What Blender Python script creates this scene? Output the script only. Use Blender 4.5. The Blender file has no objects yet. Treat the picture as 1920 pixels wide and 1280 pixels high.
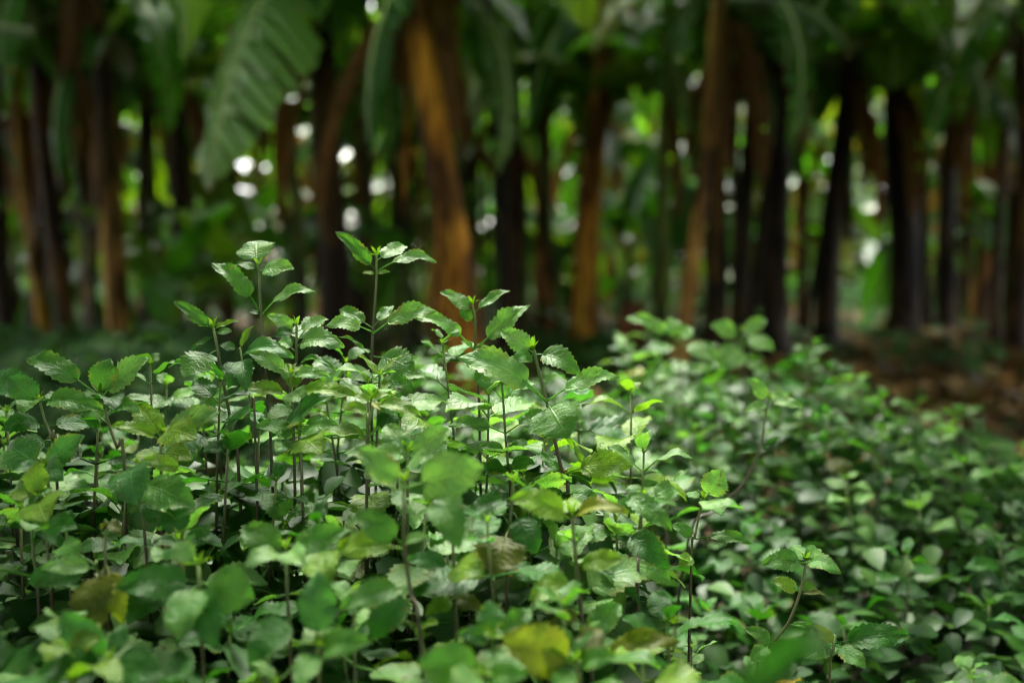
import bpy, math, random
from mathutils import Vector, Matrix, noise

SC = bpy.context.scene
COL = SC.collection
R = math.radians

# ---------------------------------------------------------------- camera
PITCH = R(4.9)
CAM_Z = 1.0
FPX = 35.0 / 36.0 * 1920.0
cam_d = bpy.data.cameras.new('camera')
cam_d.lens = 35.0
cam_d.sensor_width = 36.0
cam_d.clip_start = 0.02
cam_d.clip_end = 600
cam_d.dof.use_dof = True
cam_d.dof.focus_distance = 1.14
cam_d.dof.aperture_fstop = 2.0
cam = bpy.data.objects.new('camera', cam_d)
cam.location = (0, 0, CAM_Z)
cam.rotation_euler = (math.pi / 2 - PITCH, 0, 0)
COL.objects.link(cam)
SC.camera = cam

# ---------------------------------------------------------------- sky, sun, exposure
SUN_EL, SUN_AZ = R(58), R(-14)          # azimuth from +Y towards +X
world = bpy.data.worlds.new('World')
SC.world = world
world.use_nodes = True
wn = world.node_tree.nodes
sky = wn.new('ShaderNodeTexSky')
sky.sky_type = 'NISHITA'
sky.sun_disc = False
sky.sun_elevation = SUN_EL
sky.sun_rotation = SUN_AZ
sky.air_density = 1.0
sky.dust_density = 4.0
sky.ozone_density = 0.6
bg = wn['Background']
bg.inputs['Strength'].default_value = 0.15
hs = wn.new('ShaderNodeHueSaturation')      # thin white cloud takes most of the blue out of the sky
hs.inputs['Saturation'].default_value = 0.2
world.node_tree.links.new(sky.outputs[0], hs.inputs['Color'])
world.node_tree.links.new(hs.outputs[0], bg.inputs['Color'])
sd = bpy.data.lights.new('sun', 'SUN')
sd.energy = 1.5
sd.angle = R(28)
sd.color = (1.0, 0.95, 0.80)
sun = bpy.data.objects.new('sun', sd)
sv = Vector((math.sin(SUN_AZ) * math.cos(SUN_EL), math.cos(SUN_AZ) * math.cos(SUN_EL), math.sin(SUN_EL)))
sun.rotation_euler = sv.to_track_quat('Z', 'Y').to_euler()
COL.objects.link(sun)
SC.view_settings.view_transform = 'Standard'
SC.view_settings.look = 'None'
SC.view_settings.gamma = 1.0
SC.view_settings.exposure = 3.25
SC.view_settings.use_curve_mapping = False
SC.render.engine = 'CYCLES'
SC.cycles.use_denoising = True
SC.cycles.filter_width = 1.1
SC.cycles.max_bounces = 6
SC.cycles.diffuse_bounces = 2
SC.cycles.transmission_bounces = 5
SC.cycles.sample_clamp_indirect = 6.0

# ---------------------------------------------------------------- helpers
FW = Vector((0, math.cos(PITCH), -math.sin(PITCH)))
UP = Vector((0, math.sin(PITCH), math.cos(PITCH)))


def P(px, py, d):
    """A point of the place seen at (px, py) of the 1920x1280 photograph, d metres deep."""
    return Vector((0, 0, CAM_Z)) + FW * d + Vector((1, 0, 0)) * ((px - 960) / FPX * d) + UP * (-(py - 640) / FPX * d)


def proj(v):
    w = v - Vector((0, 0, CAM_Z))
    d = max(w.dot(FW), 1e-3)
    return 960 + w.x / d * FPX, 640 - w.dot(UP) / d * FPX, d


def new_mesh(name, V, F, mat, uv=None, smooth=True):
    me = bpy.data.meshes.new(name)
    me.from_pydata([tuple(v) for v in V], [], F)
    if uv is not None:
        lay = me.uv_layers.new(name='UVMap')
        li = [0] * len(me.loops)
        me.loops.foreach_get('vertex_index', li)
        flat = []
        for i in li:
            flat += uv[i]
        lay.data.foreach_set('uv', flat)
    if smooth:
        me.polygons.foreach_set('use_smooth', [True] * len(me.polygons))
    if mat:
        me.materials.append(mat)
    me.update()
    return me


def link(name, data, parent=None, color=None, matrix=None):
    o = bpy.data.objects.new(name, data)
    COL.objects.link(o)
    if parent:
        o.parent = parent
    if matrix is not None:
        o.matrix_local = matrix
    if color:
        o.color = (*color, 1)
    return o


def thing(name, label, cat, loc, group=None, rz=0.0):
    o = bpy.data.objects.new(name, None)
    o.empty_display_size = 0.05
    COL.objects.link(o)
    o.location = loc
    o.rotation_euler.z = rz
    o['label'] = label
    o['category'] = cat
    if group:
        o['group'] = group
    return o


def tube(pts, radii, sides=6, cap=True):
    V, F, uv = [], [], []
    n = len(pts)
    for i, p in enumerate(pts):
        t = (pts[min(i + 1, n - 1)] - pts[max(i - 1, 0)]).normalized()
        a = Vector((1, 0, 0)) if abs(t.x) < 0.8 else Vector((0, 1, 0))
        b = t.cross(a).normalized()
        a = b.cross(t)
        for k in range(sides):
            an = 2 * math.pi * k / sides
            V.append(p + (a * math.cos(an) + b * math.sin(an)) * radii[i])
            uv.append((k / sides, i / (n - 1)))
    for i in range(n - 1):
        for k in range(sides):
            k2 = (k + 1) % sides
            F.append((i * sides + k, i * sides + k2, (i + 1) * sides + k2, (i + 1) * sides + k))
    if cap:
        F.append(tuple(range(sides - 1, -1, -1)))
        F.append(tuple(range((n - 1) * sides, n * sides)))
    return V, F, uv


# ---------------------------------------------------------------- node helpers and materials
class NT:
    def __init__(s, name):
        s.m = bpy.data.materials.new(name)
        s.m.use_nodes = True
        s.t = s.m.node_tree
        s.t.nodes.clear()
        s.out = s.n('ShaderNodeOutputMaterial')

    def n(s, kind, **kw):
        x = s.t.nodes.new(kind)
        for k, v in kw.items():
            setattr(x, k, v)
        return x

    def l(s, a, b):
        s.t.links.new(a, b)

    def put(s, sock, v):
        if hasattr(v, 'links'):
            s.l(v, sock)
        else:
            sock.default_value = v

    def math(s, op, a, b=0.0, c=None):
        x = s.n('ShaderNodeMath', operation=op)
        s.put(x.inputs[0], a)
        s.put(x.inputs[1], b)
        if c is not None:
            s.put(x.inputs[2], c)
        return x.outputs[0]

    def mix(s, f, a, b, blend='MIX'):
        x = s.n('ShaderNodeMix', data_type='RGBA', blend_type=blend)
        s.put(x.inputs[0], f)
        for sock, v in ((x.inputs[6], a), (x.inputs[7], b)):
            s.put(sock, v if hasattr(v, 'links') else (*v, 1) if len(v) == 3 else v)
        return x.outputs[2]

    def noise(s, vec, scale, detail=2.0, rough=0.5):
        x = s.n('ShaderNodeTexNoise')
        s.put(x.inputs['Scale'], scale)
        x.inputs['Detail'].default_value = detail
        x.inputs['Roughness'].default_value = rough
        if vec is not None:
            s.l(vec, x.inputs['Vector'])
        return x.outputs[0]

    def ramp(s, f, stops):
        x = s.n('ShaderNodeValToRGB')
        e = x.color_ramp.elements
        while len(e) < len(stops):
            e.new(0.5)
        for el, (p, c) in zip(e, stops):
            el.position = p
            el.color = (*c, 1) if len(c) == 3 else c
        s.l(f, x.inputs[0])
        return x.outputs[0]


def leaf_material(name, nveins, slope, rough, trans, trans_tint, vein_tint, bump, yellowing=0.0, spec=0.5, fine=60.0):
    t = NT(name)
    uvn = t.n('ShaderNodeUVMap')
    sep = t.n('ShaderNodeSeparateXYZ')
    t.l(uvn.outputs[0], sep.inputs[0])
    u = sep.outputs[0]
    v = t.math('ABSOLUTE', t.math('SUBTRACT', t.math('MULTIPLY', sep.outputs[1], 2.0), 1.0))   # 0 midrib .. 1 margin
    oi = t.n('ShaderNodeObjectInfo')
    tc = t.n('ShaderNodeTexCoord')
    off = t.n('ShaderNodeVectorMath', operation='ADD')
    rv = t.n('ShaderNodeCombineXYZ')
    t.l(t.math('MULTIPLY', oi.outputs['Random'], 37.0), rv.inputs[0])
    t.l(t.math('MULTIPLY', oi.outputs['Random'], 11.0), rv.inputs[1])
    t.l(tc.outputs['Object'], off.inputs[0])
    t.l(rv.outputs[0], off.inputs[1])
    wob = t.math('MULTIPLY', t.math('SUBTRACT', t.noise(off.outputs[0], 5.0, 1.0), 0.5), 0.9 if yellowing else 0.0)
    ph = t.math('FRACT', t.math('ADD', wob, t.math('MULTIPLY', t.math('SUBTRACT', u, t.math('MULTIPLY', v, slope)), nveins)))
    tri = t.math('ABSOLUTE', t.math('SUBTRACT', ph, 0.5))               # 0.5 on the vein, 0 between
    vein = t.math('POWER', t.math('MULTIPLY', tri, 2.0), 9.0 if yellowing else 5.0)
    mid = t.math('SUBTRACT', 1.0, t.math('MINIMUM', t.math('MULTIPLY', v, 16.0), 1.0))
    vm = t.math('MAXIMUM', t.math('MULTIPLY', vein, 0.4 if yellowing else 0.65), mid)
    n1 = t.noise(off.outputs[0], 4.0, 3.0)
    n2 = t.noise(off.outputs[0], fine, 3.0)
    base = t.mix(t.math('MULTIPLY', n1, 0.55), oi.outputs['Color'], t.mix(1.0, oi.outputs['Color'], (1.6, 1.35, 0.9), 'MULTIPLY'))
    base = t.mix(t.math('MULTIPLY', n2, 0.35), base, t.mix(1.0, base, (0.5, 0.55, 0.5), 'MULTIPLY'))
    base = t.mix(t.math('MULTIPLY', vm, 0.45), base, t.mix(1.0, base, vein_tint, 'MULTIPLY'))
    if yellowing:
        mot = t.ramp(t.noise(off.outputs[0], 3.2, 4.0, 0.65), [(0.40, (0, 0, 0)), (0.62, (1, 1, 1))])
        base = t.mix(t.math('MULTIPLY', mot, 0.55), base, t.mix(1.0, base, (0.42, 0.72, 0.7), 'MULTIPLY'))
        r2 = t.math('FRACT', t.math('MULTIPLY', oi.outputs['Random'], 7.31))
        amt = t.math('MULTIPLY', t.math('POWER', r2, 3.0), yellowing)
        edge = t.math('SUBTRACT', t.math('ADD', t.math('MULTIPLY', t.math('POWER', v, 3.0), 0.5), t.math('MULTIPLY', n1, 1.6)), 1.1)
        edge = t.math('MINIMUM', t.math('MAXIMUM', t.math('MULTIPLY', edge, 3.0), 0.0), 1.0)
        base = t.mix(t.math('MULTIPLY', edge, amt), base, (0.22, 0.20, 0.03))
        # a few small brown specks and nibbled scars
        spk = t.math('GREATER_THAN', t.noise(off.outputs[0], 13.0, 1.0), 0.71)
        base = t.mix(t.math('MULTIPLY', spk, 0.7), base, (0.10, 0.07, 0.03))
    h = t.math('ADD', t.math('MULTIPLY', t.math('SUBTRACT', 1.0, t.math('MAXIMUM', vein, mid)), 0.45 if yellowing else 0.8), t.math('MULTIPLY', n2, 0.9))
    bp = t.n('ShaderNodeBump')
    bp.inputs['Strength'].default_value = bump
    bp.inputs['Distance'].default_value = 0.0025 if fine > 15 and yellowing else 0.03 if fine > 13.5 else 0.09
    t.l(h, bp.inputs['Height'])
    pr = t.n('ShaderNodeBsdfPrincipled')
    t.l(base, pr.inputs['Base Color'])
    t.l(t.math('ADD', rough, t.math('MULTIPLY', n1, 0.15)), pr.inputs['Roughness'])
    pr.inputs['Specular IOR Level'].default_value = spec
    t.l(bp.outputs[0], pr.inputs['Normal'])
    tr = t.n('ShaderNodeBsdfTranslucent')
    t.l(t.mix(1.0, base, trans_tint, 'MULTIPLY'), tr.inputs['Color'])
    t.l(bp.outputs[0], tr.inputs['Normal'])
    mx = t.n('ShaderNodeMixShader')
    mx.inputs[0].default_value = trans
    t.l(pr.outputs[0], mx.inputs[1])
    t.l(tr.outputs[0], mx.inputs[2])
    t.l(mx.outputs[0], t.out.inputs[0])
    return t.m


M_WEED = leaf_material('weed_leaf', 7.0, 0.30, 0.38, 0.30, (2.0, 2.4, 0.7), (1.7, 1.6, 1.3), 0.42, yellowing=0.9, spec=0.22, fine=26.0)
M_BANANA = leaf_material('banana_leaf', 46.0, 0.03, 0.26, 0.35, (3.0, 3.0, 0.6), (1.7, 1.6, 1.2), 0.8, spec=0.3, fine=14.0)
M_RIBBED = leaf_material('ribbed_banana_leaf', 21.0, 0.05, 0.30, 0.3, (2.6, 2.8, 0.6), (2.4, 2.2, 1.7), 1.0, fine=13.0)  # strong vein tint puts lit stripes of the corrugations into the colour
M_DEAD = leaf_material('dry_banana_leaf', 30.0, 0.05, 0.65, 0.2, (1.5, 1.2, 0.8), (1.3, 1.2, 1.1), 0.7, spec=0.2, fine=20.0)


def stem_material():
    t = NT('weed_stem')
    uvn = t.n('ShaderNodeUVMap')
    sep = t.n('ShaderNodeSeparateXYZ')
    t.l(uvn.outputs[0], sep.inputs[0])
    oi = t.n('ShaderNodeObjectInfo')
    tc = t.n('ShaderNodeTexCoord')
    n1 = t.noise(tc.outputs['Object'], 25.0, 2.0)
    f = t.math('ADD', sep.outputs[1], t.math('MULTIPLY', t.math('SUBTRACT', n1, 0.5), 0.3))
    c = t.ramp(f, [(0.0, (0.035, 0.022, 0.014)), (0.45, (0.06, 0.045, 0.02)), (0.75, (0.085, 0.10, 0.028)), (1.0, (0.12, 0.20, 0.04))])
    pr = t.n('ShaderNodeBsdfPrincipled')
    t.l(t.mix(1.0, c, oi.outputs['Color'], 'MULTIPLY'), pr.inputs['Base Color'])
    pr.inputs['Roughness'].default_value = 0.5
    t.l(pr.outputs[0], t.out.inputs[0])
    return t.m


def trunk_material():
    t = NT('pseudostem_sheaths')
    tc = t.n('ShaderNodeTexCoord')
    oi = t.n('ShaderNodeObjectInfo')
    mp = t.n('ShaderNodeMapping')
    mp.inputs['Scale'].default_value = (9, 9, 0.7)
    add = t.n('ShaderNodeVectorMath', operation='ADD')
    rv = t.n('ShaderNodeCombineXYZ')
    t.l(t.math('MULTIPLY', oi.outputs['Random'], 50.0), rv.inputs[2])
    t.l(tc.outputs['Object'], add.inputs[0])
    t.l(rv.outputs[0], add.inputs[1])
    t.l(add.outputs[0], mp.inputs[0])
    streak = t.noise(mp.outputs[0], 1.6, 5.0, 0.65)
    mp2 = t.n('ShaderNodeMapping')
    mp2.inputs['Scale'].default_value = (1.5, 1.5, 0.7)
    t.l(add.outputs[0], mp2.inputs[0])
    patch = t.noise(mp2.outputs[0], 2.4, 3.0)
    c = t.ramp(streak, [(0.30, (0.10, 0.08, 0.07)), (0.48, (0.55, 0.50, 0.45)), (0.62, (1.0, 1.0, 1.0)), (0.8, (1.35, 1.4, 1.5))])
    c = t.mix(1.0, c, oi.outputs['Color'], 'MULTIPLY')
    gn = t.ramp(t.noise(mp.outputs[0], 0.7, 2.0), [(0.50, (0, 0, 0)), (0.66, (1, 1, 1))])
    c = t.mix(t.math('MULTIPLY', gn, 0.55), c, t.mix(1.0, c, (0.55, 0.95, 0.5), 'MULTIPLY'))
    pf = t.ramp(patch, [(0.42, (0, 0, 0)), (0.58, (1, 1, 1))])
    c = t.mix(t.math('MULTIPLY', pf, 0.9), c, t.mix(1.0, c, (0.10, 0.08, 0.07), 'MULTIPLY'))
    bp = t.n('ShaderNodeBump')
    bp.inputs['Strength'].default_value = 0.8
    bp.inputs['Distance'].default_value = 0.02
    t.l(streak, bp.inputs['Height'])
    pr = t.n('ShaderNodeBsdfPrincipled')
    t.l(c, pr.inputs['Base Color'])
    pr.inputs['Roughness'].default_value = 0.6
    pr.inputs['Specular IOR Level'].default_value = 0.15
    t.l(bp.outputs[0], pr.inputs['Normal'])
    t.l(pr.outputs[0], t.out.inputs[0])
    return t.m


def simple(name, col, rough=0.6, use_obj=False):
    t = NT(name)
    pr = t.n('ShaderNodeBsdfPrincipled')
    if use_obj:
        t.l(t.n('ShaderNodeObjectInfo').outputs['Color'], pr.inputs['Base Color'])
    else:
        pr.inputs['Base Color'].default_value = (*col, 1)
    pr.inputs['Roughness'].default_value = rough
    t.l(pr.outputs[0], t.out.inputs[0])
    return t.m


def ground_material():
    t = NT('soil')
    tc = t.n('ShaderNodeTexCoord')
    a = t.noise(tc.outputs['Object'], 0.8, 4.0)
    b = t.noise(tc.outputs['Object'], 14.0, 5.0, 0.7)
    c = t.ramp(b, [(0.3, (0.02, 0.013, 0.008)), (0.55, (0.06, 0.037, 0.02)), (0.75, (0.16, 0.09, 0.04))])
    c = t.mix(t.math('MULTIPLY', a, 0.6), c, (0.04, 0.045, 0.018))
    bp = t.n('ShaderNodeBump')
    bp.inputs['Distance'].default_value = 0.05
    t.l(b, bp.inputs['Height'])
    pr = t.n('ShaderNodeBsdfPrincipled')
    t.l(c, pr.inputs['Base Color'])
    pr.inputs['Roughness'].default_value = 0.9
    t.l(bp.outputs[0], pr.inputs['Normal'])
    t.l(pr.outputs[0], t.out.inputs[0])
    return t.m


def mass_leaf_material(name, c0, c1, c2, trans, tint, rough=0.5, spec=0.15):
    """Leaves that are joined in one mass: colour varies from leaf to leaf with the mesh island."""
    t = NT(name)
    geo = t.n('ShaderNodeNewGeometry')
    c = t.ramp(geo.outputs['Random Per Island'], [(0.0, c0), (0.55, c1), (1.0, c2)])
    pr = t.n('ShaderNodeBsdfPrincipled')
    t.l(c, pr.inputs['Base Color'])
    pr.inputs['Roughness'].default_value = rough
    pr.inputs['Specular IOR Level'].default_value = spec
    tr = t.n('ShaderNodeBsdfTranslucent')
    t.l(t.mix(1.0, c, tint, 'MULTIPLY'), tr.inputs['Color'])
    mx = t.n('ShaderNodeMixShader')
    mx.inputs[0].default_value = trans
    t.l(pr.outputs[0], mx.inputs[1])
    t.l(tr.outputs[0], mx.inputs[2])
    t.l(mx.outputs[0], t.out.inputs[0])
    return t.m


M_STEM = stem_material()
M_TRUNK = trunk_material()
M_RIB = simple('leaf_midrib', (0.36, 0.44, 0.17), 0.4)
M_SOIL = ground_material()
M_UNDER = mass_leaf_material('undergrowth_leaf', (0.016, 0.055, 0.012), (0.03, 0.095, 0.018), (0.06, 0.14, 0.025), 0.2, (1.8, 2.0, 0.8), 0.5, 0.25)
M_CANOPY = mass_leaf_material('canopy_leaf', (0.015, 0.06, 0.01), (0.03, 0.09, 0.014), (0.05, 0.12, 0.02), 0.3, (2.4, 2.2, 0.5), 0.35, 0.5)
M_COVER = mass_leaf_material('low_cover_leaf', (0.008, 0.032, 0.007), (0.024, 0.082, 0.018), (0.07, 0.15, 0.04), 0.2, (1.8, 2.0, 0.8), 0.6, 0.05)
M_LITTER = mass_leaf_material('litter_leaf', (0.04, 0.022, 0.009), (0.13, 0.07, 0.022), (0.36, 0.21, 0.08), 0.1, (1.2, 1.0, 0.7), 0.6)
M_FAR2 = mass_leaf_material('grove_leaf', (0.012, 0.055, 0.006), (0.025, 0.09, 0.008), (0.08, 0.16, 0.012), 0.4, (2.6, 2.4, 0.4), 0.35, 0.5)
M_FAR = mass_leaf_material('thicket_leaf', (0.03, 0.085, 0.008), (0.075, 0.14, 0.010), (0.24, 0.21, 0.015), 0.5, (2.4, 2.1, 0.4), 0.5)

# ---------------------------------------------------------------- ground
GN = 60
V, F = [], []
for j in range(GN + 1):
    for i in range(GN + 1):
        sx, sy = (i / GN * 2 - 1), (j / GN * 2 - 1)
        x = 220 * sx * abs(sx) ** 1.6
        y = 10 + 220 * sy * abs(sy) ** 1.6
        V.append((x, y, 0.05 * noise.noise(Vector((x * 0.35, y * 0.35, 3.1))) if abs(x) < 40 else 0.0))
for j in range(GN):
    for i in range(GN):
        a = j * (GN + 1) + i
        F.append((a, a + 1, a + GN + 2, a + GN + 1))
g = link('ground', new_mesh('ground', V, F, M_SOIL))
g['kind'] = 'structure'
g['label'] = 'dark brown soil under the weeds and banana plants'


# ---------------------------------------------------------------- banana plants
def banana_leaf_meshes(seed, th0, bend, W, tears, fold, N=34, petiole=0.12, normalise=False):
    """One torn banana blade on a bending midrib, length about 1 along +X, plus its midrib tube."""
    rg = random.Random(seed)
    pts, tang = [], []
    p = Vector((0, 0, 0))
    for i in range(N + 1):
        u = i / N
        th = th0 - bend * u ** 1.35
        t = Vector((math.cos(th), 0, math.sin(th)))
        pts.append(p.copy())
        tang.append(t)
        p = p + t * (1.0 / N)
    if normalise:
        tip = pts[-1]
        an = math.atan2(tip.z, tip.x)
        m = Matrix.Rotation(an, 3, 'Y')
        s = 1.0 / tip.length
        pts = [m @ q * s for q in pts]
        tang = [m @ q for q in tang]
    V, F, uv = [], [], []
    i0 = int(petiole * N)
    base = []
    for i in range(N + 1):
        V.append(pts[i])
        uv.append((i / N, 0.5))
        base.append(i)
    NV = 4
    for side in (-1, 1):
        i = i0
        while i < N:
            step = rg.choice((2, 3, 3, 4, 5, 7)) if rg.random() < tears else rg.choice((6, 8, 11))
            j = min(i + step, N)
            a_g = fold + rg.uniform(-0.35, 0.25) * tears
            gap = rg.uniform(0.0, 0.02) * tears
            row_prev = None
            for k in range(i, j + 1):
                u = (k - i0) / (N - i0)
                w = W * min(1.0, (u / 0.10) ** 0.6 if u > 0 else 0.0) * max(0.0, (1 - u ** 3.2)) ** 0.75
                t = tang[k]
                nrm = Vector((-t.z, 0, t.x))
                sd_ = Vector((0, side, 0))
                frac = 0 if j == i else (k - i) / (j - i)
                row = [base[k]]
                for q in range(1, NV + 1):
                    f = q / NV
                    an = a_g * (0.6 - 1.5 * f)
                    sk = gap * (1 - 2 * frac) * f + 0.05 * f * w / W
                    pt = pts[k] + sd_ * (w * f * math.cos(an * 0.8)) + nrm * (w * f * math.sin(an)) + t * sk
                    pt += nrm * (0.012 * noise.noise(Vector((k * 0.4 + seed, f * 2.0, side * 3.0))))
                    V.append(pt)
                    uv.append((k / N, 0.5 + 0.5 * side * f))
                    row.append(len(V) - 1)
                if row_prev:
                    for q in range(NV):
                        fc = (row_prev[q], row[q], row[q + 1], row_prev[q + 1])
                        F.append(fc if side > 0 else fc[::-1])
                row_prev = row
            i = j
    rib_pts = [pts[i] - Vector((-tang[i].z, 0, tang[i].x)) * 0.001 for i in range(0, N + 1, 2)]
    rr = [0.018 * (1 - 0.8 * i / (len(rib_pts) - 1)) for i in range(len(rib_pts))]
    rv, rf, ruv = tube(rib_pts, rr, 5)
    return V, F, uv, rv, rf, ruv


def make_bleaf(name, mat, *a, **k):
    V, F, uv, rv, rf, ruv = banana_leaf_meshes(*a, **k)
    return new_mesh(name, V, F, mat, uv), new_mesh(name + '_midrib', rv, rf, M_RIB, ruv)


BL = [make_bleaf('banana_leaf', M_BANANA, 10 + i, R(e), R(b), W, te, fo) for i, (e, b, W, te, fo) in enumerate((
    (80, 80, .16, .5, .5), (72, 125, .17, .8, .4), (65, 140, .15, 1., .3), (58, 150, .16, .9, .2), (50, 140, .15, 1., .3),
    (40, 125, .16, 1., .1), (75, 155, .14, 1., .4), (25, 105, .15, 1., .2)))]
BH = [make_bleaf('banana_leaf', M_BANANA, 40 + i, R(30), R(b), W, te, fo, normalise=True, N=44) for i, (b, W, te, fo) in enumerate((
    (40, .19, .85, .50), (70, .15, .9, .35), (95, .14, 1.0, .2), (50, .12, .8, .5)))]
BR_LEAF = make_bleaf('banana_leaf', M_RIBBED, 61, R(30), R(38), .19, .85, .5, N=44, normalise=True)
BD = [make_bleaf('dry_leaf', M_DEAD, 70 + i, R(e), R(b), W, 1.0, -1.1) for i, (e, b, W) in enumerate(((-62, 25, .08), (-70, 18, .10), (-55, 33, .06)))]


def sheath_mesh(seed):
    """A dry leaf sheath peeling off a pseudostem of radius 1 and height 1: a curved strip with a ragged, curling end."""
    rg = random.Random(seed)
    V, F, uv = [], [], []
    NU, NK = 10, 5
    wid = rg.uniform(0.5, 1.1)
    for i in range(NU + 1):
        u = i / NU
        off = 1.05 + 0.5 * max(0, u - 0.55) ** 1.5 * rg.uniform(0.8, 1.4) * 3
        for k in range(NK + 1):
            a = (k / NK - 0.5) * wid * (1 - 0.45 * u) + 0.25 * math.sin(u * 3 + seed)
            r = off + 0.06 * rg.random()
            V.append(Vector((math.cos(a) * r, math.sin(a) * r, -u + (0.05 * rg.uniform(-1, 1) if i == NU else 0))))
            uv.append((u, k / NK))
    for i in range(NU):
        for k in range(NK):
            a = i * (NK + 1) + k
            F.append((a, a + 1, a + NK + 2, a + NK + 1))
    return new_mesh('dry_sheath', V, F, M_TRUNK, uv)


SHEATH = [sheath_mesh(s) for s in range(5)]


def frame_matrix(origin, direction, normal, s, wf=1.0):
    x = direction.normalized()
    z = normal - x * normal.dot(x)
    if z.length < 1e-4:
        z = Vector((0.1, 0.3, 1.0)) - x * x.z
    z.normalize()
    y = z.cross(x)
    m = Matrix((x * s, y * s * wf, z * s)).transposed().to_4x4()
    m.translation = origin
    return m


GREEN_B = (0.030, 0.095, 0.018)


def pseudostem_mesh(base, top, r0, r1, seed):
    rg = random.Random(seed)
    V, F, uv = [], [], []
    NR, NSD = 16, 14
    d = top - base
    ph = [rg.uniform(0, 6.28) for _ in range(5)]
    for i in range(NR + 1):
        u = i / NR
        c = base + d * u + Vector((0.05 * math.sin(u * 4 + ph[0]), 0.05 * math.sin(u * 3 + ph[1]), 0)) * d.length * 0.25 * u * (1 - u) * 4
        r = r0 + (r1 - r0) * u + r0 * 0.35 * max(0, 0.12 - u) / 0.12
        for k in range(NSD):
            a = 2 * math.pi * k / NSD
            lob = 1 + 0.07 * math.sin(3 * a + ph[2] + u * 2) + 0.05 * math.sin(5 * a + ph[3] - u * 3) + rg.uniform(-.02, .02)
            V.append(c + Vector((math.cos(a), math.sin(a), 0)) * r * lob)
            uv.append((k / NSD, u))
    for i in range(NR):
        for k in range(NSD):
            k2 = (k + 1) % NSD
            F.append((i * NSD + k, i * NSD + k2, (i + 1) * NSD + k2, (i + 1) * NSD + k))
    F.append(tuple(range(NR * NSD, NR * NSD + NSD)))
    return new_mesh('pseudostem', V, F, M_TRUNK, uv)


def banana(base, top, r, tone, seed, label, n_leaf=8, n_dead=2, n_sheath=3, leaf_len=(1.7, 2.3), near=True, name='banana_plant', group='banana plants of the grove', az_bias=None, green=GREEN_B):
    rg = random.Random(seed)
    t = thing(name, label, 'banana plant', base, group)
    o = Vector(base)
    tp = Vector(top) - o
    link('pseudostem', pseudostem_mesh(Vector((0, 0, -0.05)), tp, r, r * 0.62, seed), t, tone)
    for i in range(n_sheath):
        u = rg.uniform(0.35, 1.0)
        ln = tp.length * u * rg.uniform(0.35, 0.8)
        rr = (r + (r * 0.62 - r) * u) * 1.03
        m = Matrix.Translation(tp * u) @ Matrix.Rotation(rg.uniform(0, 6.28), 4, 'Z') @ Matrix.Diagonal((rr, rr, ln, 1))
        k = rg.uniform(0.5, 1.3)
        link('dry_sheath', SHEATH[rg.randrange(len(SHEATH))], t, tuple(c * k for c in tone), m)
    a0 = rg.uniform(0, 6.28)
    for i in range(n_leaf):
        v = BL[rg.randrange(len(BL))]
        az = a0 + i * 2.4 + rg.uniform(-.3, .3)
        if az_bias is not None and i % 2 == 0:
            az = az_bias + rg.uniform(-.6, .6)
        s = rg.uniform(*leaf_len)
        m = Matrix.Translation(tp + Vector((0, 0, -0.05 + rg.uniform(-.12, .05)))) @ Matrix.Rotation(az, 4, 'Z') @ Matrix.Rotation(rg.uniform(-.25, .25), 4, 'X') @ Matrix.Diagonal((s, s * rg.uniform(.85, 1.2), s, 1))
        k = rg.uniform(0.75, 1.5)
        yl = rg.random() ** 5 * (1.0 if near else 0.4)
        c = (green[0] * k + .10 * yl, green[1] * k + 0.05 * yl, green[2] * k)
        lf = link('leaf', v[0], t, c, m)
        if near:
            link('midrib', v[1], lf)
    for i in range(n_dead):
        v = BD[rg.randrange(len(BD))]
        s = rg.uniform(1.1, 1.7)
        m = Matrix.Translation(tp * rg.uniform(.9, 1.0)) @ Matrix.Rotation(rg.uniform(0, 6.28), 4, 'Z') @ Matrix.Diagonal((s, s, s, 1))
        k = rg.uniform(.5, 1.3)
        link('dead_leaf', v[0], t, (0.16 * k, 0.085 * k, 0.03 * k), m)
    return t


def hero_banana_leaf(parent, a, da, b, db, wf, face, var, col, label=None):
    """A chosen leaf of a plant, from its foot (a) to its tip (b)."""
    A, B = P(*a, da), P(*b, db)
    n = Vector((face[0], -face[1], face[2]))
    m = frame_matrix(A - Vector(parent.location), B - A, n, (B - A).length, wf)
    me = BR_LEAF if var == 'ribbed' else BH[var]
    lf = link('leaf', me[0], parent, col, m)
    link('midrib', me[1], lf)
    if label:
        lf['label'] = label
    return lf


OR = (0.70, 0.30, 0.026)
BR = (0.34, 0.15, 0.03)
DK = (0.115, 0.058, 0.014)
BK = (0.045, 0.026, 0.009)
TAN = (0.50, 0.27, 0.06)
YE = (0.48, 0.27, 0.03)
GR = (0.14, 0.19, 0.03)
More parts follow.
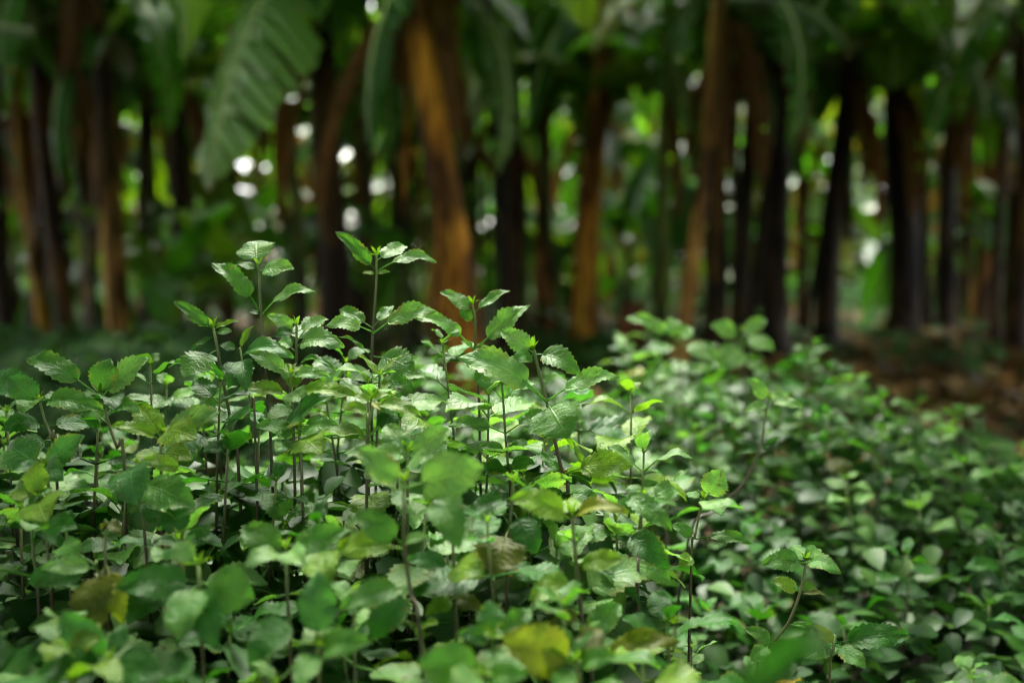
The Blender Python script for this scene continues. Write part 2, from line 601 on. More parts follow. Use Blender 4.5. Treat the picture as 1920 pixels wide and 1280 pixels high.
# px at the foot, px at the frame's top edge, distance, width in px, tone, stem height, label
TR = [
    (893, 785, 6.5, 90, (0.62, 0.265, 0.026), 2.9, 'thick leaning banana plant with orange brown trunk, slanting up to the left'),
    (1098, 1130, 10.5, 64, OR, 3.1, 'upright banana plant with the brightest orange trunk, foot bare of weeds'),
    (628, 616, 8.0, 78, DK, 3.0, 'stout dark brown banana plant carrying the big pale drooping leaf'),
    (828, 800, 8.5, 40, YE, 2.5, 'slim yellowish banana stem hard against the left side of the leaning trunk'),
    (1268, 1338, 8.0, 40, TAN, 2.7, 'thin tan banana stem leaning right, behind the small reddish stump'),
    (672, 700, 12.0, 42, DK, 2.9, 'dark banana stem half hidden behind the stout dark brown trunk'),
    (235, 195, 8.5, 56, TAN, 2.8, 'banana plant at left with tan lower trunk and dark top'),
    (125, 95, 9.0, 46, DK, 2.8, 'dark banana stem between the tan trunk and the picture edge'),
    (85, 40, 11.0, 28, OR, 2.6, 'thin orange banana stem slanting left near the left picture edge'),
    (268, 305, 13.0, 32, TAN, 2.7, 'slim tan banana stem just right of the tan and dark trunk'),
    (335, 342, 11.0, 34, DK, 3.0, 'thin dark banana stem standing under the bright gap at upper left'),
    (430, 442, 13.0, 32, BR, 2.9, 'thin brown banana stem below the tip of the big pale leaf'),
    (18, 5, 9.0, 52, DK, 2.8, 'dark banana stem cut by the left edge of the picture'),
    (172, 150, 12.0, 30, BR, 2.6, 'narrow brown banana stem left of the tan and dark trunk'),
    (548, 522, 14.0, 32, TAN, 2.8, 'slim tan stem in the pale gap left of the stout dark trunk'),
    (955, 968, 11.0, 46, DK, 2.9, 'dark brown banana stem right of the leaning orange trunk'),
    (1022, 1008, 12.0, 42, BR, 2.9, 'brown banana stem left of the bright orange trunk'),
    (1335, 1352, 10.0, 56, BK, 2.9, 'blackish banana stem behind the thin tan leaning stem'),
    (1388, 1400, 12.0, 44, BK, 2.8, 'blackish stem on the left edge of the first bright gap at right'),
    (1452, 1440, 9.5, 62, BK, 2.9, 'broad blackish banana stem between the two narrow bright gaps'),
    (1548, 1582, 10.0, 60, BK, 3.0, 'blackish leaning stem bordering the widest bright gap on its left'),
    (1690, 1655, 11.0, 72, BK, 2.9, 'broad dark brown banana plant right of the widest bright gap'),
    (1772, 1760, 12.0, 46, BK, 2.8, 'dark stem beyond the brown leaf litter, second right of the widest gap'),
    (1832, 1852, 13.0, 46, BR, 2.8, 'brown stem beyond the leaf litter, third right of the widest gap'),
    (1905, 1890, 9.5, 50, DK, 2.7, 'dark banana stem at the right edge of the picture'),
    (745, 738, 13.0, 30, GR, 2.8, 'thin greenish stem in the gap left of the leaning orange trunk'),
]
SHORT = ('thick leaning orange brown trunk', 'brightest orange trunk', 'stout dark brown trunk', 'slim yellowish stem', 'thin tan leaning stem', 'half hidden dark stem', 'tan and dark trunk',
         'dark stem near the left edge', 'thin orange slanting stem', 'slim tan stem', 'thin dark stem under the bright gap', 'thin brown stem below the big leaf', 'stem cut by the left edge', 'narrow brown stem',
         'tan stem in the pale gap', 'dark brown stem at the centre', 'brown stem beside the brightest one', 'blackish stem behind the tan one', 'blackish stem at the first bright gap', 'broad blackish stem', 'blackish leaning stem',
         'broad trunk at the widest gap', 'dark stem beyond the litter', 'brown stem beyond the litter', 'stem at the right edge', 'thin greenish stem')
TREES = []
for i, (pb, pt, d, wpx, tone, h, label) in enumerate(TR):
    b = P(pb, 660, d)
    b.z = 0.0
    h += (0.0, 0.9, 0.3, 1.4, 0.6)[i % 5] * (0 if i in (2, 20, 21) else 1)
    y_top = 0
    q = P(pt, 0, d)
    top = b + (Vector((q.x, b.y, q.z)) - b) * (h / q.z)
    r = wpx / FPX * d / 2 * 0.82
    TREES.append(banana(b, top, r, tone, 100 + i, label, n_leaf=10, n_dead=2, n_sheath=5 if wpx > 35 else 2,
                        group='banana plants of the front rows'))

crg = random.Random(31)
for i, (pb, pt, d, wpx, tone, h, label) in enumerate(TR):
    for side, word in ((-1, 'left'), (1, 'right')):
        if (i in (1, 4, 9, 11) and side == 1) or (i in (18, 20, 21) and side == (1 if i == 20 else -1)) or i in (14, 25):
            continue
        d2 = d + crg.uniform(0.4, 2.2)
        px2 = pb + side * (wpx * 0.5 + crg.uniform(8, 26))
        b = P(px2, 660, d2)
        b.z = 0.0
        h2 = crg.uniform(2.3, 4.3)
        top = b + Vector((crg.uniform(-.3, .3) + side * 0.12, crg.uniform(-.2, .2), h2))
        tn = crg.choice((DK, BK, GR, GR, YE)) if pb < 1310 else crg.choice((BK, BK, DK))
        banana(b, top, crg.uniform(.04, .075), tn, 600 + 2 * i + (side > 0), f'thinner banana stem crowding the {word} side of the {SHORT[i]}', n_leaf=6, n_dead=1, n_sheath=1,
               leaf_len=(1.3, 2.1), near=False, group='banana plants crowding the front rows')

# chosen leaves
hero_banana_leaf(TREES[2], (650, -170), 7.6, (392, 356), 5.6, 0.64, (-0.35, 0.65, 0.75), 'ribbed', (0.17, 0.33, 0.11), 'big pale green leaf drooping to the left')  # colour lightened to stand in for light that the crowns block
hero_banana_leaf(TREES[0], (815, -40), 7.0, (930, 330), 6.5, 0.62, (0.6, 0.6, 0.5), 2, (0.07, 0.16, 0.055))
hero_banana_leaf(TREES[21], (1660, 90), 10.6, (1300, 310), 9.6, 0.9, (-0.2, 0.45, 0.8), 2, (0.03, 0.12, 0.015))
hero_banana_leaf(TREES[21], (1665, 80), 10.6, (1905, 350), 9.6, 0.9, (0.2, 0.3, 0.9), 2, (0.03, 0.09, 0.02))
hero_banana_leaf(TREES[4], (1330, 10), 8.0, (1590, 95), 7.2, 0.8, (0.1, 0.4, 0.9), 1, (0.03, 0.10, 0.02))
hero_banana_leaf(TREES[20], (1585, -20), 10.0, (1850, 230), 8.6, 0.8, (0.3, 0.4, 0.8), 1, (0.03, 0.09, 0.02))
hero_banana_leaf(TREES[6], (198, -30), 8.4, (318, 250), 7.6, 0.75, (0.5, 0.6, 0.5), 2, (0.05, 0.19, 0.02))
hero_banana_leaf(TREES[7], (92, 60), 9.0, (5, 400), 8.0, 0.6, (-0.5, 0.6, 0.5), 2, (0.025, 0.10, 0.02))
hero_banana_leaf(TREES[12], (-160, 160), 7.5, (72, 66), 6.5, 0.9, (0.0, 0.5, 0.9), 3, (0.05, 0.11, 0.05))
hero_banana_leaf(TREES[24], (1990, 60), 8.5, (1800, 60), 7.0, 0.9, (0.0, 0.35, 0.95), 2, (0.06, 0.12, 0.05))
hero_banana_leaf(TREES[1], (1135, 20), 10.3, (1290, 250), 9.2, 0.8, (0.4, 0.7, 0.5), 1, (0.05, 0.12, 0.03))

for j, (ti, a, da, b, db, w, fc, c) in enumerate((
        (20, (1585, -60), 10.0, (1370, 120), 8.6, .9, (-.2, .5, .8), (.03, .11, .015)), (19, (1440, -40), 9.5, (1260, 140), 8.4, .8, (-.3, .6, .7), (.04, .13, .03)),
        (22, (1760, 40), 12.0, (1560, 190), 10.6, .9, (-.2, .4, .9), (.03, .11, .02)), (21, (1655, 60), 10.8, (1480, 330), 9.9, .8, (-.4, .6, .5), (.02, .09, .012)),
        (24, (1890, 20), 9.5, (1735, 300), 8.5, .8, (-.3, .6, .6), (.025, .10, .015)), (23, (1850, 30), 12.5, (1940, 260), 11.5, .9, (.3, .5, .7), (.03, .11, .02)),
        (17, (1350, -20), 10.0, (1440, 300), 9.2, .7, (.3, .7, .5), (.025, .10, .015)), (1, (1130, -60), 10.4, (1240, 200), 9.2, .8, (.3, .6, .6), (.035, .13, .02)),
        (1, (1128, -40), 10.4, (985, 260), 9.3, .7, (-.4, .7, .5), (.03, .12, .015)), (15, (966, -20), 11.0, (880, 190), 10.0, .8, (-.4, .6, .5), (.04, .15, .02)),
        (2, (616, -30), 8.0, (720, 330), 7.4, .6, (.5, .7, .4), (.03, .11, .015)), (6, (198, 20), 8.5, (110, 330), 7.6, .7, (-.4, .6, .5), (.03, .12, .02)),
        (10, (342, -50), 11.0, (245, 200), 10.0, .8, (-.4, .6, .6), (.04, .15, .03)), (16, (1010, 0), 12.0, (1075, 330), 11.2, .7, (.4, .7, .4), (.03, .13, .015)))):
    hero_banana_leaf(TREES[ti], a, da, b, db, w * 0.68, fc, (1, 2, 3)[j % 3], c)

# older leaves of the front rows hang at all heights
hrg = random.Random(77)
for ti, tr in enumerate(TREES):
    d = TR[ti][2]
    st_ = next(c for c in tr.children if c.name.startswith('pseudostem'))
    tops = Vector(tr.location) + Vector(st_.data.vertices[-1].co)
    cx, cy, cd = proj(tops)
    for q in range(1 if ti % 3 else 2):
        sx = hrg.choice((-1, 1)) * hrg.uniform(50, 190)
        ty = hrg.choice((90, 130, 170, 210, 260, 330)) + hrg.uniform(-30, 30)
        if ti >= 16 or ti in (7, 12):
            ty = hrg.uniform(60, 190)
        tx = cx + sx
        if any(abs(tx - c) < w for c, w in ((1612, 50), (1405, 30), (480, 90), (390, 90), (1540, 30), (1105, 60), (850, 75), (1300, 45), (625, 50), (235, 40))):
            continue
        k = hrg.uniform(.7, 1.5)
        hero_banana_leaf(tr, (cx, cy + 10), cd, (tx, ty), cd - hrg.uniform(.2, 1.2), hrg.uniform(.36, .55), (hrg.uniform(-.5, .5), hrg.uniform(.3, .8), hrg.uniform(.4, .9)),
                         hrg.choice((1, 2, 2, 3)), (.028 * k, .105 * k, .014 * k))

# back rows
rg = random.Random(5)
cands = []
k = 0
while len(cands) < 40 and k < 4000:
    k += 1
    d = rg.uniform(13.5, 23)
    px = rg.uniform(-250, 2170)
    gap = False
    for c, w in ((1612, 42), (1405, 22), (480, 40), (1535, 18), (320, 30), (920, 25), (1210, 35), (560, 25)):
        if abs(px - c) < w + 16 * 14 / d:
            gap = True
    b = P(px, 600, d)
    if gap or any((b - q[0]).length < 1.1 for q in cands):
        continue
    b.z = 0
    cands.append((b, px, d))
cands.sort(key=lambda q: q[1])
ORD = ('first second third fourth fifth sixth seventh eighth ninth tenth eleventh twelfth thirteenth fourteenth fifteenth sixteenth seventeenth eighteenth nineteenth '
       'twentieth twenty-first twenty-second twenty-third twenty-fourth twenty-fifth twenty-sixth twenty-seventh twenty-eighth twenty-ninth thirtieth thirty-first '
       'thirty-second thirty-third thirty-fourth thirty-fifth thirty-sixth thirty-seventh thirty-eighth thirty-ninth fortieth').split()
for i, (b, px, d) in enumerate(cands):
    h = rg.uniform(2.8, 4.9)
    tone = rg.choice((BR, DK, TAN, YE, GR, OR))
    banana(b, b + Vector((rg.uniform(-.35, .35), rg.uniform(-.2, .2), h)), rg.uniform(.09, .15), tone, 300 + i,
           f'slim blurred banana plant deep in the grove, {ORD[i]} from the left of the back rows', n_leaf=6, n_dead=2, n_sheath=1, near=False, leaf_len=(1.6, 2.6),
           group='banana plants of the back rows', green=(0.04, 0.11, 0.018))

# young suckers between the trunks
for i, (px, d, h, lab) in enumerate(((470, 9.5, .5, 'young banana sucker in the gap right of the tan trunk'), (560, 10.5, .9, 'young banana sucker close to the left of the stout dark brown trunk'),
                                     (745, 10.0, .9, 'young banana sucker between the stout dark trunk and the leaning one'), (1010, 14, 1.3, 'young banana sucker just left of the brightest orange trunk'),
                                     (1175, 12.5, 1.2, 'young green banana sucker right of the brightest orange trunk'), (1225, 14.5, 1.6, 'taller young banana sucker behind the reddish stump'),
                                     (300, 9.0, .7, 'young banana sucker with dark leaves right of the tan trunk'), (30, 12, 1.2, 'young banana sucker near the left edge of the picture'),
                                     (925, 14.5, 1.5, 'young banana sucker right behind the leaning orange trunk'), (1880, 12, .9, 'young banana sucker by the right edge of the picture'),
                                     (1745, 15, 1.0, 'young banana sucker beyond the brown leaf litter'), (380, 13, 1.4, 'young banana sucker under the tip of the big pale leaf'))):
    b = P(px, 600, d)
    b.z = 0
    banana(b, b + Vector((0.04, 0.0, h)), 0.06, GR, 800 + i, lab, n_leaf=6, n_dead=0, n_sheath=0, leaf_len=(0.9, 1.5), near=False,
           group='young banana suckers', green=(0.028, 0.115, 0.014))

# added plants, unseen at both sides and behind, whose crowns shade the bed
for i, (x, y, h, bias) in enumerate(((-2.6, 3.4, 2.9, 0.3), (-3.6, 5.2, 3.1, 0.0), (2.9, 4.6, 3.0, 2.9), (4.2, 6.2, 3.1, 3.0), (-2.3, 0.6, 2.6, 0.4), (2.4, 0.9, 2.7, 2.7),
                                     (-1.5, -1.6, 2.6, 1.2), (1.6, -1.8, 2.6, 1.9), (-4.2, -1.2, 3, .5), (4.3, -1.0, 3, 2.6), (0.1, -3.0, 2.8, 1.6), (-3.0, -3.2, 2.5, 1.0), (2.9, -3.4, 2.5, 2.0),
                                     (-2.2, 1.2, 2.5, 0.0), (2.1, 3.0, 2.6, 3.1), (-3.9, 2.0, 2.2, 0.2), (3.8, 2.6, 2.3, 3.0))):
    b = Vector((x, y, 0))
    side = ('left' if x < 0 else 'right') + (' behind the camera' if y < 0 else ' just outside the view')
    banana(b, b + Vector((0.1, 0.05, h)), 0.15, BR, 500 + i, f'banana plant {side}, {ORD[i]} of those added for shade', n_leaf=9, n_dead=1, n_sheath=2,
           leaf_len=(2.0, 2.5), group='banana plants added for shade round the bed', az_bias=bias)

# stump
b = P(1180, 660, 9.6)
b.z = 0
st = thing('banana_stump', 'short reddish brown cut banana stump behind the weeds', 'stump', b)
link('pseudostem', pseudostem_mesh(Vector((0, 0, -.05)), Vector((0.03, 0, 0.55)), 0.13, 0.11, 77), st, (0.26, 0.09, 0.035))
for i in range(3):
    link('dry_sheath', SHEATH[i], st, (0.24, 0.10, 0.04), Matrix.Translation((0.02, 0, 0.58)) @ Matrix.Rotation(i * 2.2 - 1.8, 4, 'Z') @ Matrix.Diagonal((.12, .12, .5, 1)))


# ---------------------------------------------------------------- masses nobody could count
def leaf_patch(V, F, c, x, n, L, W, bend=0.15):
    """A small leaf blade: 4 quads folded along the midrib."""
    y = n.cross(x).normalized()
    b = len(V)
    prof = ((0, 0.08), (0.18, 0.8), (0.42, 1.0), (0.75, 0.66), (1.0, 0.04))
    for u, w in prof:
        m = c + x * (L * u) - n * (bend * L * u * u)
        for s in (-1, 0, 1):
            V.append(m + y * (s * w * W) + n * (0.25 * W * w * abs(s)))
    for i in range(4):
        for s in range(2):
            q = b + i * 3 + s
            F.append((q, q + 1, q + 4, q + 3))


def rand_dir(rg, zlo, zhi):
    a = rg.uniform(0, 2 * math.pi)
    z = rg.uniform(zlo, zhi)
    r = math.sqrt(max(0, 1 - z * z))
    return Vector((r * math.cos(a), r * math.sin(a), z))


def stuff(name, V, F, mat, label):
    o = link(name, new_mesh(name, V, F, mat))
    o['kind'] = 'stuff'
    o['label'] = label
    return o


# far sunlit thicket beyond the grove
rg = random.Random(11)
V, F = [], []
for i in range(44000):
    x, y = rg.uniform(-24, 24), 23 + 14 * rg.random()
    top = 7.0 + 2.6 * noise.noise(Vector((x * 0.22, y * 0.1, 0.7))) + 1.2 * noise.noise(Vector((x * 0.8, y * .3, 5)))
    z = top * rg.random() ** 0.8
    if noise.noise(Vector((x * 1.3, y * 0.3, z * 1.3))) < -0.22 - 0.2 * max(0, 1.5 - z):
        continue
    dr = rand_dir(rg, -0.7, 0.4)
    n = Vector((rg.uniform(-.6, .6), rg.uniform(-.9, .3), 1)).normalized()
    n = (n - dr * n.dot(dr)).normalized()
    L = rg.uniform(.25, .7) if rg.random() < .8 else rg.uniform(.9, 1.6)
    leaf_patch(V, F, Vector((x, y, z)), dr, n, L, L * rg.uniform(.16, .28))
stuff('far_thicket_foliage', V, F, M_FAR, 'sunlit yellow green thicket beyond the banana grove')

# leaves of the deep grove hanging between the stems
V, F = [], []
for i in range(2600):
    d = rg.uniform(11.5, 22)
    px = rg.uniform(-200, 2120)
    if any(abs(px - c) < w for c, w in ((1612, 40), (1405, 18), (1535, 22), (480, 30), (1060, 18))):
        continue
    p = P(px, 600, d)
    p.z = rg.uniform(0.2, 5.0)
    if noise.noise(Vector((p.x * 0.6, p.y * 0.5, p.z * 0.5))) < -0.05:
        continue
    dr = rand_dir(rg, -0.98, -0.1)
    n = Vector((rg.uniform(-.8, .8), rg.uniform(-1.0, .3), 0.7)).normalized()
    n = (n - dr * n.dot(dr)).normalized()
    L = rg.uniform(.5, 1.3)
    leaf_patch(V, F, p, dr, n, L, L * rg.uniform(.11, .18), 0.15)
stuff('hanging_foliage', V, F, M_FAR2, 'green leaves hanging between the stems deep in the grove')

# leaf roof added, mostly unseen, to darken the grove; open over the bed
V, F = [], []
for i in range(8000):
    x, y = rg.uniform(-15, 15), rg.uniform(-7, 18.5)
    wob = 0.35 * noise.noise(Vector((x, y, 1)))
    if -1.5 - wob < x < (0.15 if y < 3.8 else 1.3) + wob and 2.4 < y < 5.05:
        continue
    if any((x - a) ** 2 + (y - b) ** 2 < q * q for a, b, q in ((-1.9, 8.8, 1.7), (0.5, 11.8, 1.3), (3.6, 10.8, 2.3), (-2.4, 7.2, 0.9), (-0.3, 6.2, 1.0))):
        continue          # openings shaped to light leaves, trunks and litter below
    z = rg.uniform(3.9, 6.6)
    if y < 5.5:
        z = rg.uniform(3.3, 5.0)
    if noise.noise(Vector((x * 0.45, y * 0.45, 4.0))) > (0.3 if y < 7 else 0.3 - 0.07 * (y - 7)):
        continue
    dr = rand_dir(rg, -0.75, 0.3)
    n = Vector((rg.uniform(-.5, .5), rg.uniform(-.5, .5), 1)).normalized()
    n = (n - dr * n.dot(dr)).normalized()
    L = rg.uniform(0.9, 1.9)
    leaf_patch(V, F, Vector((x, y, z)), dr, n, L, L * rg.uniform(.11, .17), 0.25)
stuff('shading_canopy_foliage', V, F, M_CANOPY, 'banana leaf roof added to shade the grove, tangled and dark from below')

# low plants on the grove floor
V, F = [], []
for i in range(26000):
    d = 3.3 + 20 * rg.random() ** 1.2
    px = rg.uniform(-150, 2070)
    p = P(px, 600, d)
    dens = 0.45 + 0.9 * noise.noise(Vector((p.x * .5, p.y * .4, 9)))
    if px < 420 and d < 7.5:
        dens = 1.0
    if px > 1500 and 5 < d < 13:
        dens *= 0.6
    if rg.random() > dens:
        continue
    hh = (0.50 if px < 420 and d < 7.5 else 0.14 + 0.4 * max(0, noise.noise(Vector((p.x * .8, p.y * .8, 2)))))
    if px > 1500 and d < 13:
        hh = 0.2
    elif d > 13:
        hh *= 2.6
    p.z = hh * rg.random() ** 0.5
    dr = rand_dir(rg, -0.4, 0.5)
    n = Vector((rg.uniform(-.5, .5), rg.uniform(-.7, .3), 1)).normalized()
    n = (n - dr * n.dot(dr)).normalized()
    L = rg.uniform(.05, .10) if d < 7.5 else rg.uniform(.08, .22)
    leaf_patch(V, F, p, dr, n, L, L * .3)
for i in range(2600):
    p = P(rg.uniform(-120, 430 + rg.uniform(-120, 120)), 600, rg.uniform(3.4, 8.0))
    p.z = (0.42 + 0.30 * noise.noise(Vector((p.x * 1.9, p.y * 1.9, 6)))) * rg.random() ** 0.4
    dr = rand_dir(rg, -0.5, 0.4)
    n = Vector((rg.uniform(-.7, .7), rg.uniform(-.8, .4), 1)).normalized()
    n = (n - dr * n.dot(dr)).normalized()
    L = rg.uniform(.06, .17)
    leaf_patch(V, F, p, dr, n, L, L * .3)
stuff('low_cover_foliage', V, F, M_COVER, 'low dark green plants covering the floor of the grove')

V, F = [], []
for i in range(7000):
    d = rg.uniform(3.0, 19)
    px = rg.uniform(-150, 2070)
    if px < 1350 and rg.random() < .6:
        continue
    p = P(px, 600, d)
    p.z = 0.03 + rg.random() * 0.06
    dr = rand_dir(rg, -0.3, 0.5)
    n = Vector((rg.uniform(-.6, .6), rg.uniform(-.6, .6), 1)).normalized()
    n = (n - dr * n.dot(dr)).normalized()
    L = rg.uniform(.08, .28)
    leaf_patch(V, F, p, dr, n, L, L * .25, rg.uniform(-.3, .4))
for i in range(1300):
    p = P(rg.uniform(1560, 1960), 600, rg.uniform(6.0, 13))
    p.z = 0.03 + rg.random() * 0.05
    dr = rand_dir(rg, -0.3, 0.5)
    n = Vector((rg.uniform(-.6, .6), rg.uniform(-.8, .4), 1)).normalized()
    n = (n - dr * n.dot(dr)).normalized()
    L = rg.uniform(.10, .30)
    leaf_patch(V, F, p, dr, n, L, L * .25, rg.uniform(-.3, .4))
stuff('leaf_litter', V, F, M_LITTER, 'dry orange brown leaves strewn on the ground of the grove')


# ---------------------------------------------------------------- weeds
def weed_leaf(seed, W, droop, fold, teeth, pet, NU=30, NH=4, wave=0.045, twist=0.0):
    """Ovate toothed leaf with its petiole; foot at the origin, tip at (1,0,0)."""
    rg = random.Random(seed)
    ph = rg.uniform(0, 6)
    V, F, uv = [], [], []

    def spine(u):   # u 0..1 along the blade
        s = pet + (1 - pet) * u
        return s

    # centre line as an arc: the petiole rises, the blade bends over
    NS = 40
    c = [Vector((0, 0, 0))]
    th = []
    for i in range(NS):
        s = (i + .5) / NS
        a = 0.35 - droop * max(0, (s - pet * 0.6) / (1 - pet * 0.6)) ** 1.2
        th.append(a)
        c.append(c[-1] + Vector((math.cos(a), 0, math.sin(a))) / NS)
    th.append(th[-1])

    def at(s):
        f = min(max(s, 0), 1) * NS
        i = min(int(f), NS - 1)
        return c[i].lerp(c[i + 1], f - i), th[i]
    # blade
    for i in range(NU + 1):
        u = i / NU
        p, a = at(pet + (1 - pet) * u)
        nrm = Vector((-math.sin(a), 0, math.cos(a)))
        tg = Vector((math.cos(a), 0, math.sin(a)))
        f = (max(u, 0.0) ** 0.52) * (1 - u) ** 0.92 / 0.440
        f *= 1 + 0.07 * noise.noise(Vector((u * 2.5, seed, 0)))
        sw = (u * teeth + 0.0) % 1.0
        tooth = 1 + (0.27 * (sw - 0.55)) * min(1, u * 6) * min(1, (1 - u) * 5)
        w = W * 0.5 * (1 - pet) * f * tooth + 0.0015
        for k in range(-NH, NH + 1):
            v = k / NH
            av = abs(v)
            tw = twist * (u - .3)
            z = w * av * 0.65 * (fold - 0.35 * fold * av) + v * w * tw
            z += (1 - pet) * (wave * av * math.sin(u * 9 + ph + (1.3 if v > 0 else 0)) * min(1, u * 3)
                              + 0.006 * math.sin(2 * math.pi * (7 * (u - 0.30 * av * .6))) * math.sin(math.pi * min(av, 1)) * min(1, (1 - u) * 4))
            z += (1 - pet) * 0.05 * av * noise.noise(Vector((u * 4.5, v * 2.2, seed * 3.7)))
            sweep = -0.10 * W * (1 - pet) * av ** 1.5 * max(0, 1 - u * 3.0)      # lobes behind the foot of the blade
            V.append(p + Vector((0, w * v, 0)) + nrm * z + tg * sweep)
            uv.append((u, 0.5 + 0.5 * v))
    n = 2 * NH + 1
    for i in range(NU):
        for k in range(n - 1):
            a = i * n + k
            F.append((a, a + 1, a + n + 1, a + n))
    # petiole
    pts = [at(pet * q / 4 * 1.06)[0] - Vector((0, 0, 0.004 * q / 4)) for q in range(5)]
    tv, tf, tu = tube(pts, [0.016, 0.014, 0.013, 0.012, 0.010], 5)
    b = len(V)
    V += tv
    F += [tuple(x + b for x in fc) for fc in tf]
    uv += [(0.02, 0.5)] * len(tv)
    tip = c[-1]
    m = Matrix.Rotation(math.atan2(tip.z, tip.x), 3, 'Y') * (1.0 / tip.length)
    V = [m @ q for q in V]
    return new_mesh('leaf', V, F, M_WEED, uv)


#           W    droop fold teeth pet
LEAFSPEC = ((.76, 0.6, .35, 9, .20), (.68, 1.0, .45, 10, .22), (.80, 0.9, .25, 9, .25), (.60, 0.5, .55, 10, .18),
            (.72, 1.4, .40, 9, .24), (.84, 0.7, .20, 9, .30), (.66, 1.2, .30, 10, .34), (.74, 0.3, .45, 9, .30))
LEAF = [weed_leaf(1 + i, *s, twist=(0.25 if i % 3 == 0 else -0.2 if i % 3 == 1 else 0)) for i, s in enumerate(LEAFSPEC)]
LEAF_LO = [weed_leaf(31 + i, *s, NU=27, NH=3, wave=0.05, twist=(0.3 if i % 3 == 0 else -0.25 if i % 3 == 1 else 0)) for i, s in enumerate(LEAFSPEC)]


def shoot_tip_mesh():
    V, F, uv = [], [], []
    V.append(Vector((0, 0, -0.1)))
    uv.append((0, .5))
    for k in range(6):
        a = k * 2.4
        out = Vector((math.cos(a), math.sin(a), 0))
        sd_ = Vector((-math.sin(a), math.cos(a), 0))
        h = 1.0 - 0.09 * k
        b = len(V)
        sp = 0.25 + 0.10 * k
        V += [out * .1 + sd_ * .18 + Vector((0, 0, .3 * h)), out * .12 - sd_ * .18 + Vector((0, 0, .3 * h)),
              out * sp * .8 + sd_ * .15 + Vector((0, 0, .75 * h)), out * sp * .8 - sd_ * .15 + Vector((0, 0, .75 * h)), out * sp * 1.6 + Vector((0, 0, 1.0 * h))]
        uv += [(.2, .3), (.2, .7), (.6, .2), (.6, .8), (1, .5)]
        F += [(0, b + 1, b), (b, b + 1, b + 3, b + 2), (b + 2, b + 3, b + 4)]
    return new_mesh('shoot_tip', V, F, M_WEED, uv)


TIP = shoot_tip_mesh()
TONES = {
    'mid': (0.064, 0.175, 0.030), 'pale': (0.125, 0.250, 0.075), 'deep': (0.024, 0.105, 0.012), 'lime': (0.122, 0.225, 0.022),
    'yellow': (0.165, 0.20, 0.016), 'olive': (0.080, 0.100, 0.008), 'blue': (0.046, 0.150, 0.034), 'gold': (0.36, 0.22, 0.02)}


def smooth_path(pts, n=4):
    out = []
    m = len(pts)
    for i in range(m - 1):
        p0, p1, p2, p3 = pts[max(i - 1, 0)], pts[i], pts[i + 1], pts[min(i + 2, m - 1)]
        for k in range(n):
            t = k / n
            out.append(0.5 * ((2 * p1) + (p2 - p0) * t + (2 * p0 - 5 * p1 + 4 * p2 - p3) * t * t + (3 * p1 - p0 - 3 * p2 + p3) * t ** 3))
    out.append(pts[-1])
    return out


HEROES = []          # (short phrase, x, y of the foot, screen x)


def hero(label, short, d, stem, leaves, tone='mid', seed=0, thick=1.0, tip=True, name='weed'):
    """A weed whose stem (from the top down) and leaves follow the photograph. leaf: foot, tip, depth of the tip past the foot,
    then optional width factor, facing (towards viewer, to the right), mesh, tone."""
    rg = random.Random(900 + seed)
    pts = [P(x, y, d + 0.006 * math.sin(i * 2.1 + seed)) for i, (x, y) in enumerate(stem)]
    last = pts[-1]
    drift = (pts[-1] - pts[-2])
    dx = max(-.05, min(.05, drift.x * 0.8))
    mid = Vector((last.x + dx, last.y + rg.uniform(-.02, .03), last.z * 0.5))
    foot = Vector((last.x + dx * 1.4, last.y + rg.uniform(-.02, .04), -0.01))
    full = smooth_path(pts + [mid, foot])[::-1]
    t = thing(name, label, 'weed', (foot.x, foot.y, 0), 'leafy weeds of the bed')
    o = Vector((foot.x, foot.y, 0))
    n = len(full)
    zz = [max(0.0, q.z) / pts[0].z for q in full]
    rad = [(0.0030 - 0.0015 * z) * thick for z in zz]
    v, f, uv = tube([q - o for q in full], rad, 7)
    uv = [(a, zz[min(int(round(b * (n - 1))), n - 1)] ** 6) for a, b in uv]
    link('stem', new_mesh('stem', v, f, M_STEM, uv), t, (1, 1, 1))
    base = TONES[tone]
    for L in leaves:
        (ax, ay), (tx, ty), dd = L[0], L[1], L[2]
        wf = L[3] if len(L) > 3 else 1.0
        fc = L[4] if len(L) > 4 else (0.75, 0.0)
        var = L[5] if len(L) > 5 else rg.randrange(len(LEAF))
        c = TONES[L[6]] if len(L) > 6 else base
        A, T = P(ax, ay, d), P(tx, ty, d + dd)
        nrm = Vector((fc[1], -fc[0] - 0.25, 1.0)) + Vector((rg.uniform(-.12, .12), 0, 0))
        k = rg.uniform(.85, 1.15)
        link('leaf', LEAF[var], t, tuple(x * k for x in c), frame_matrix(A - o, T - A, nrm, (T - A).length * 1.08, wf * 1.08))
    if tip:
        s = 0.013 * thick
        dirv = (pts[0] - pts[1]).normalized()
        link('shoot_tip', TIP, t, TONES['lime'], Matrix.Translation(pts[0] - o) @ dirv.to_track_quat('Z', 'Y').to_matrix().to_4x4() @ Matrix.Scale(s, 4))
    HEROES.append((short, foot.x, foot.y, stem[0]))
    return t


def up(b=1.0, c=0.0):
    return (b, c)


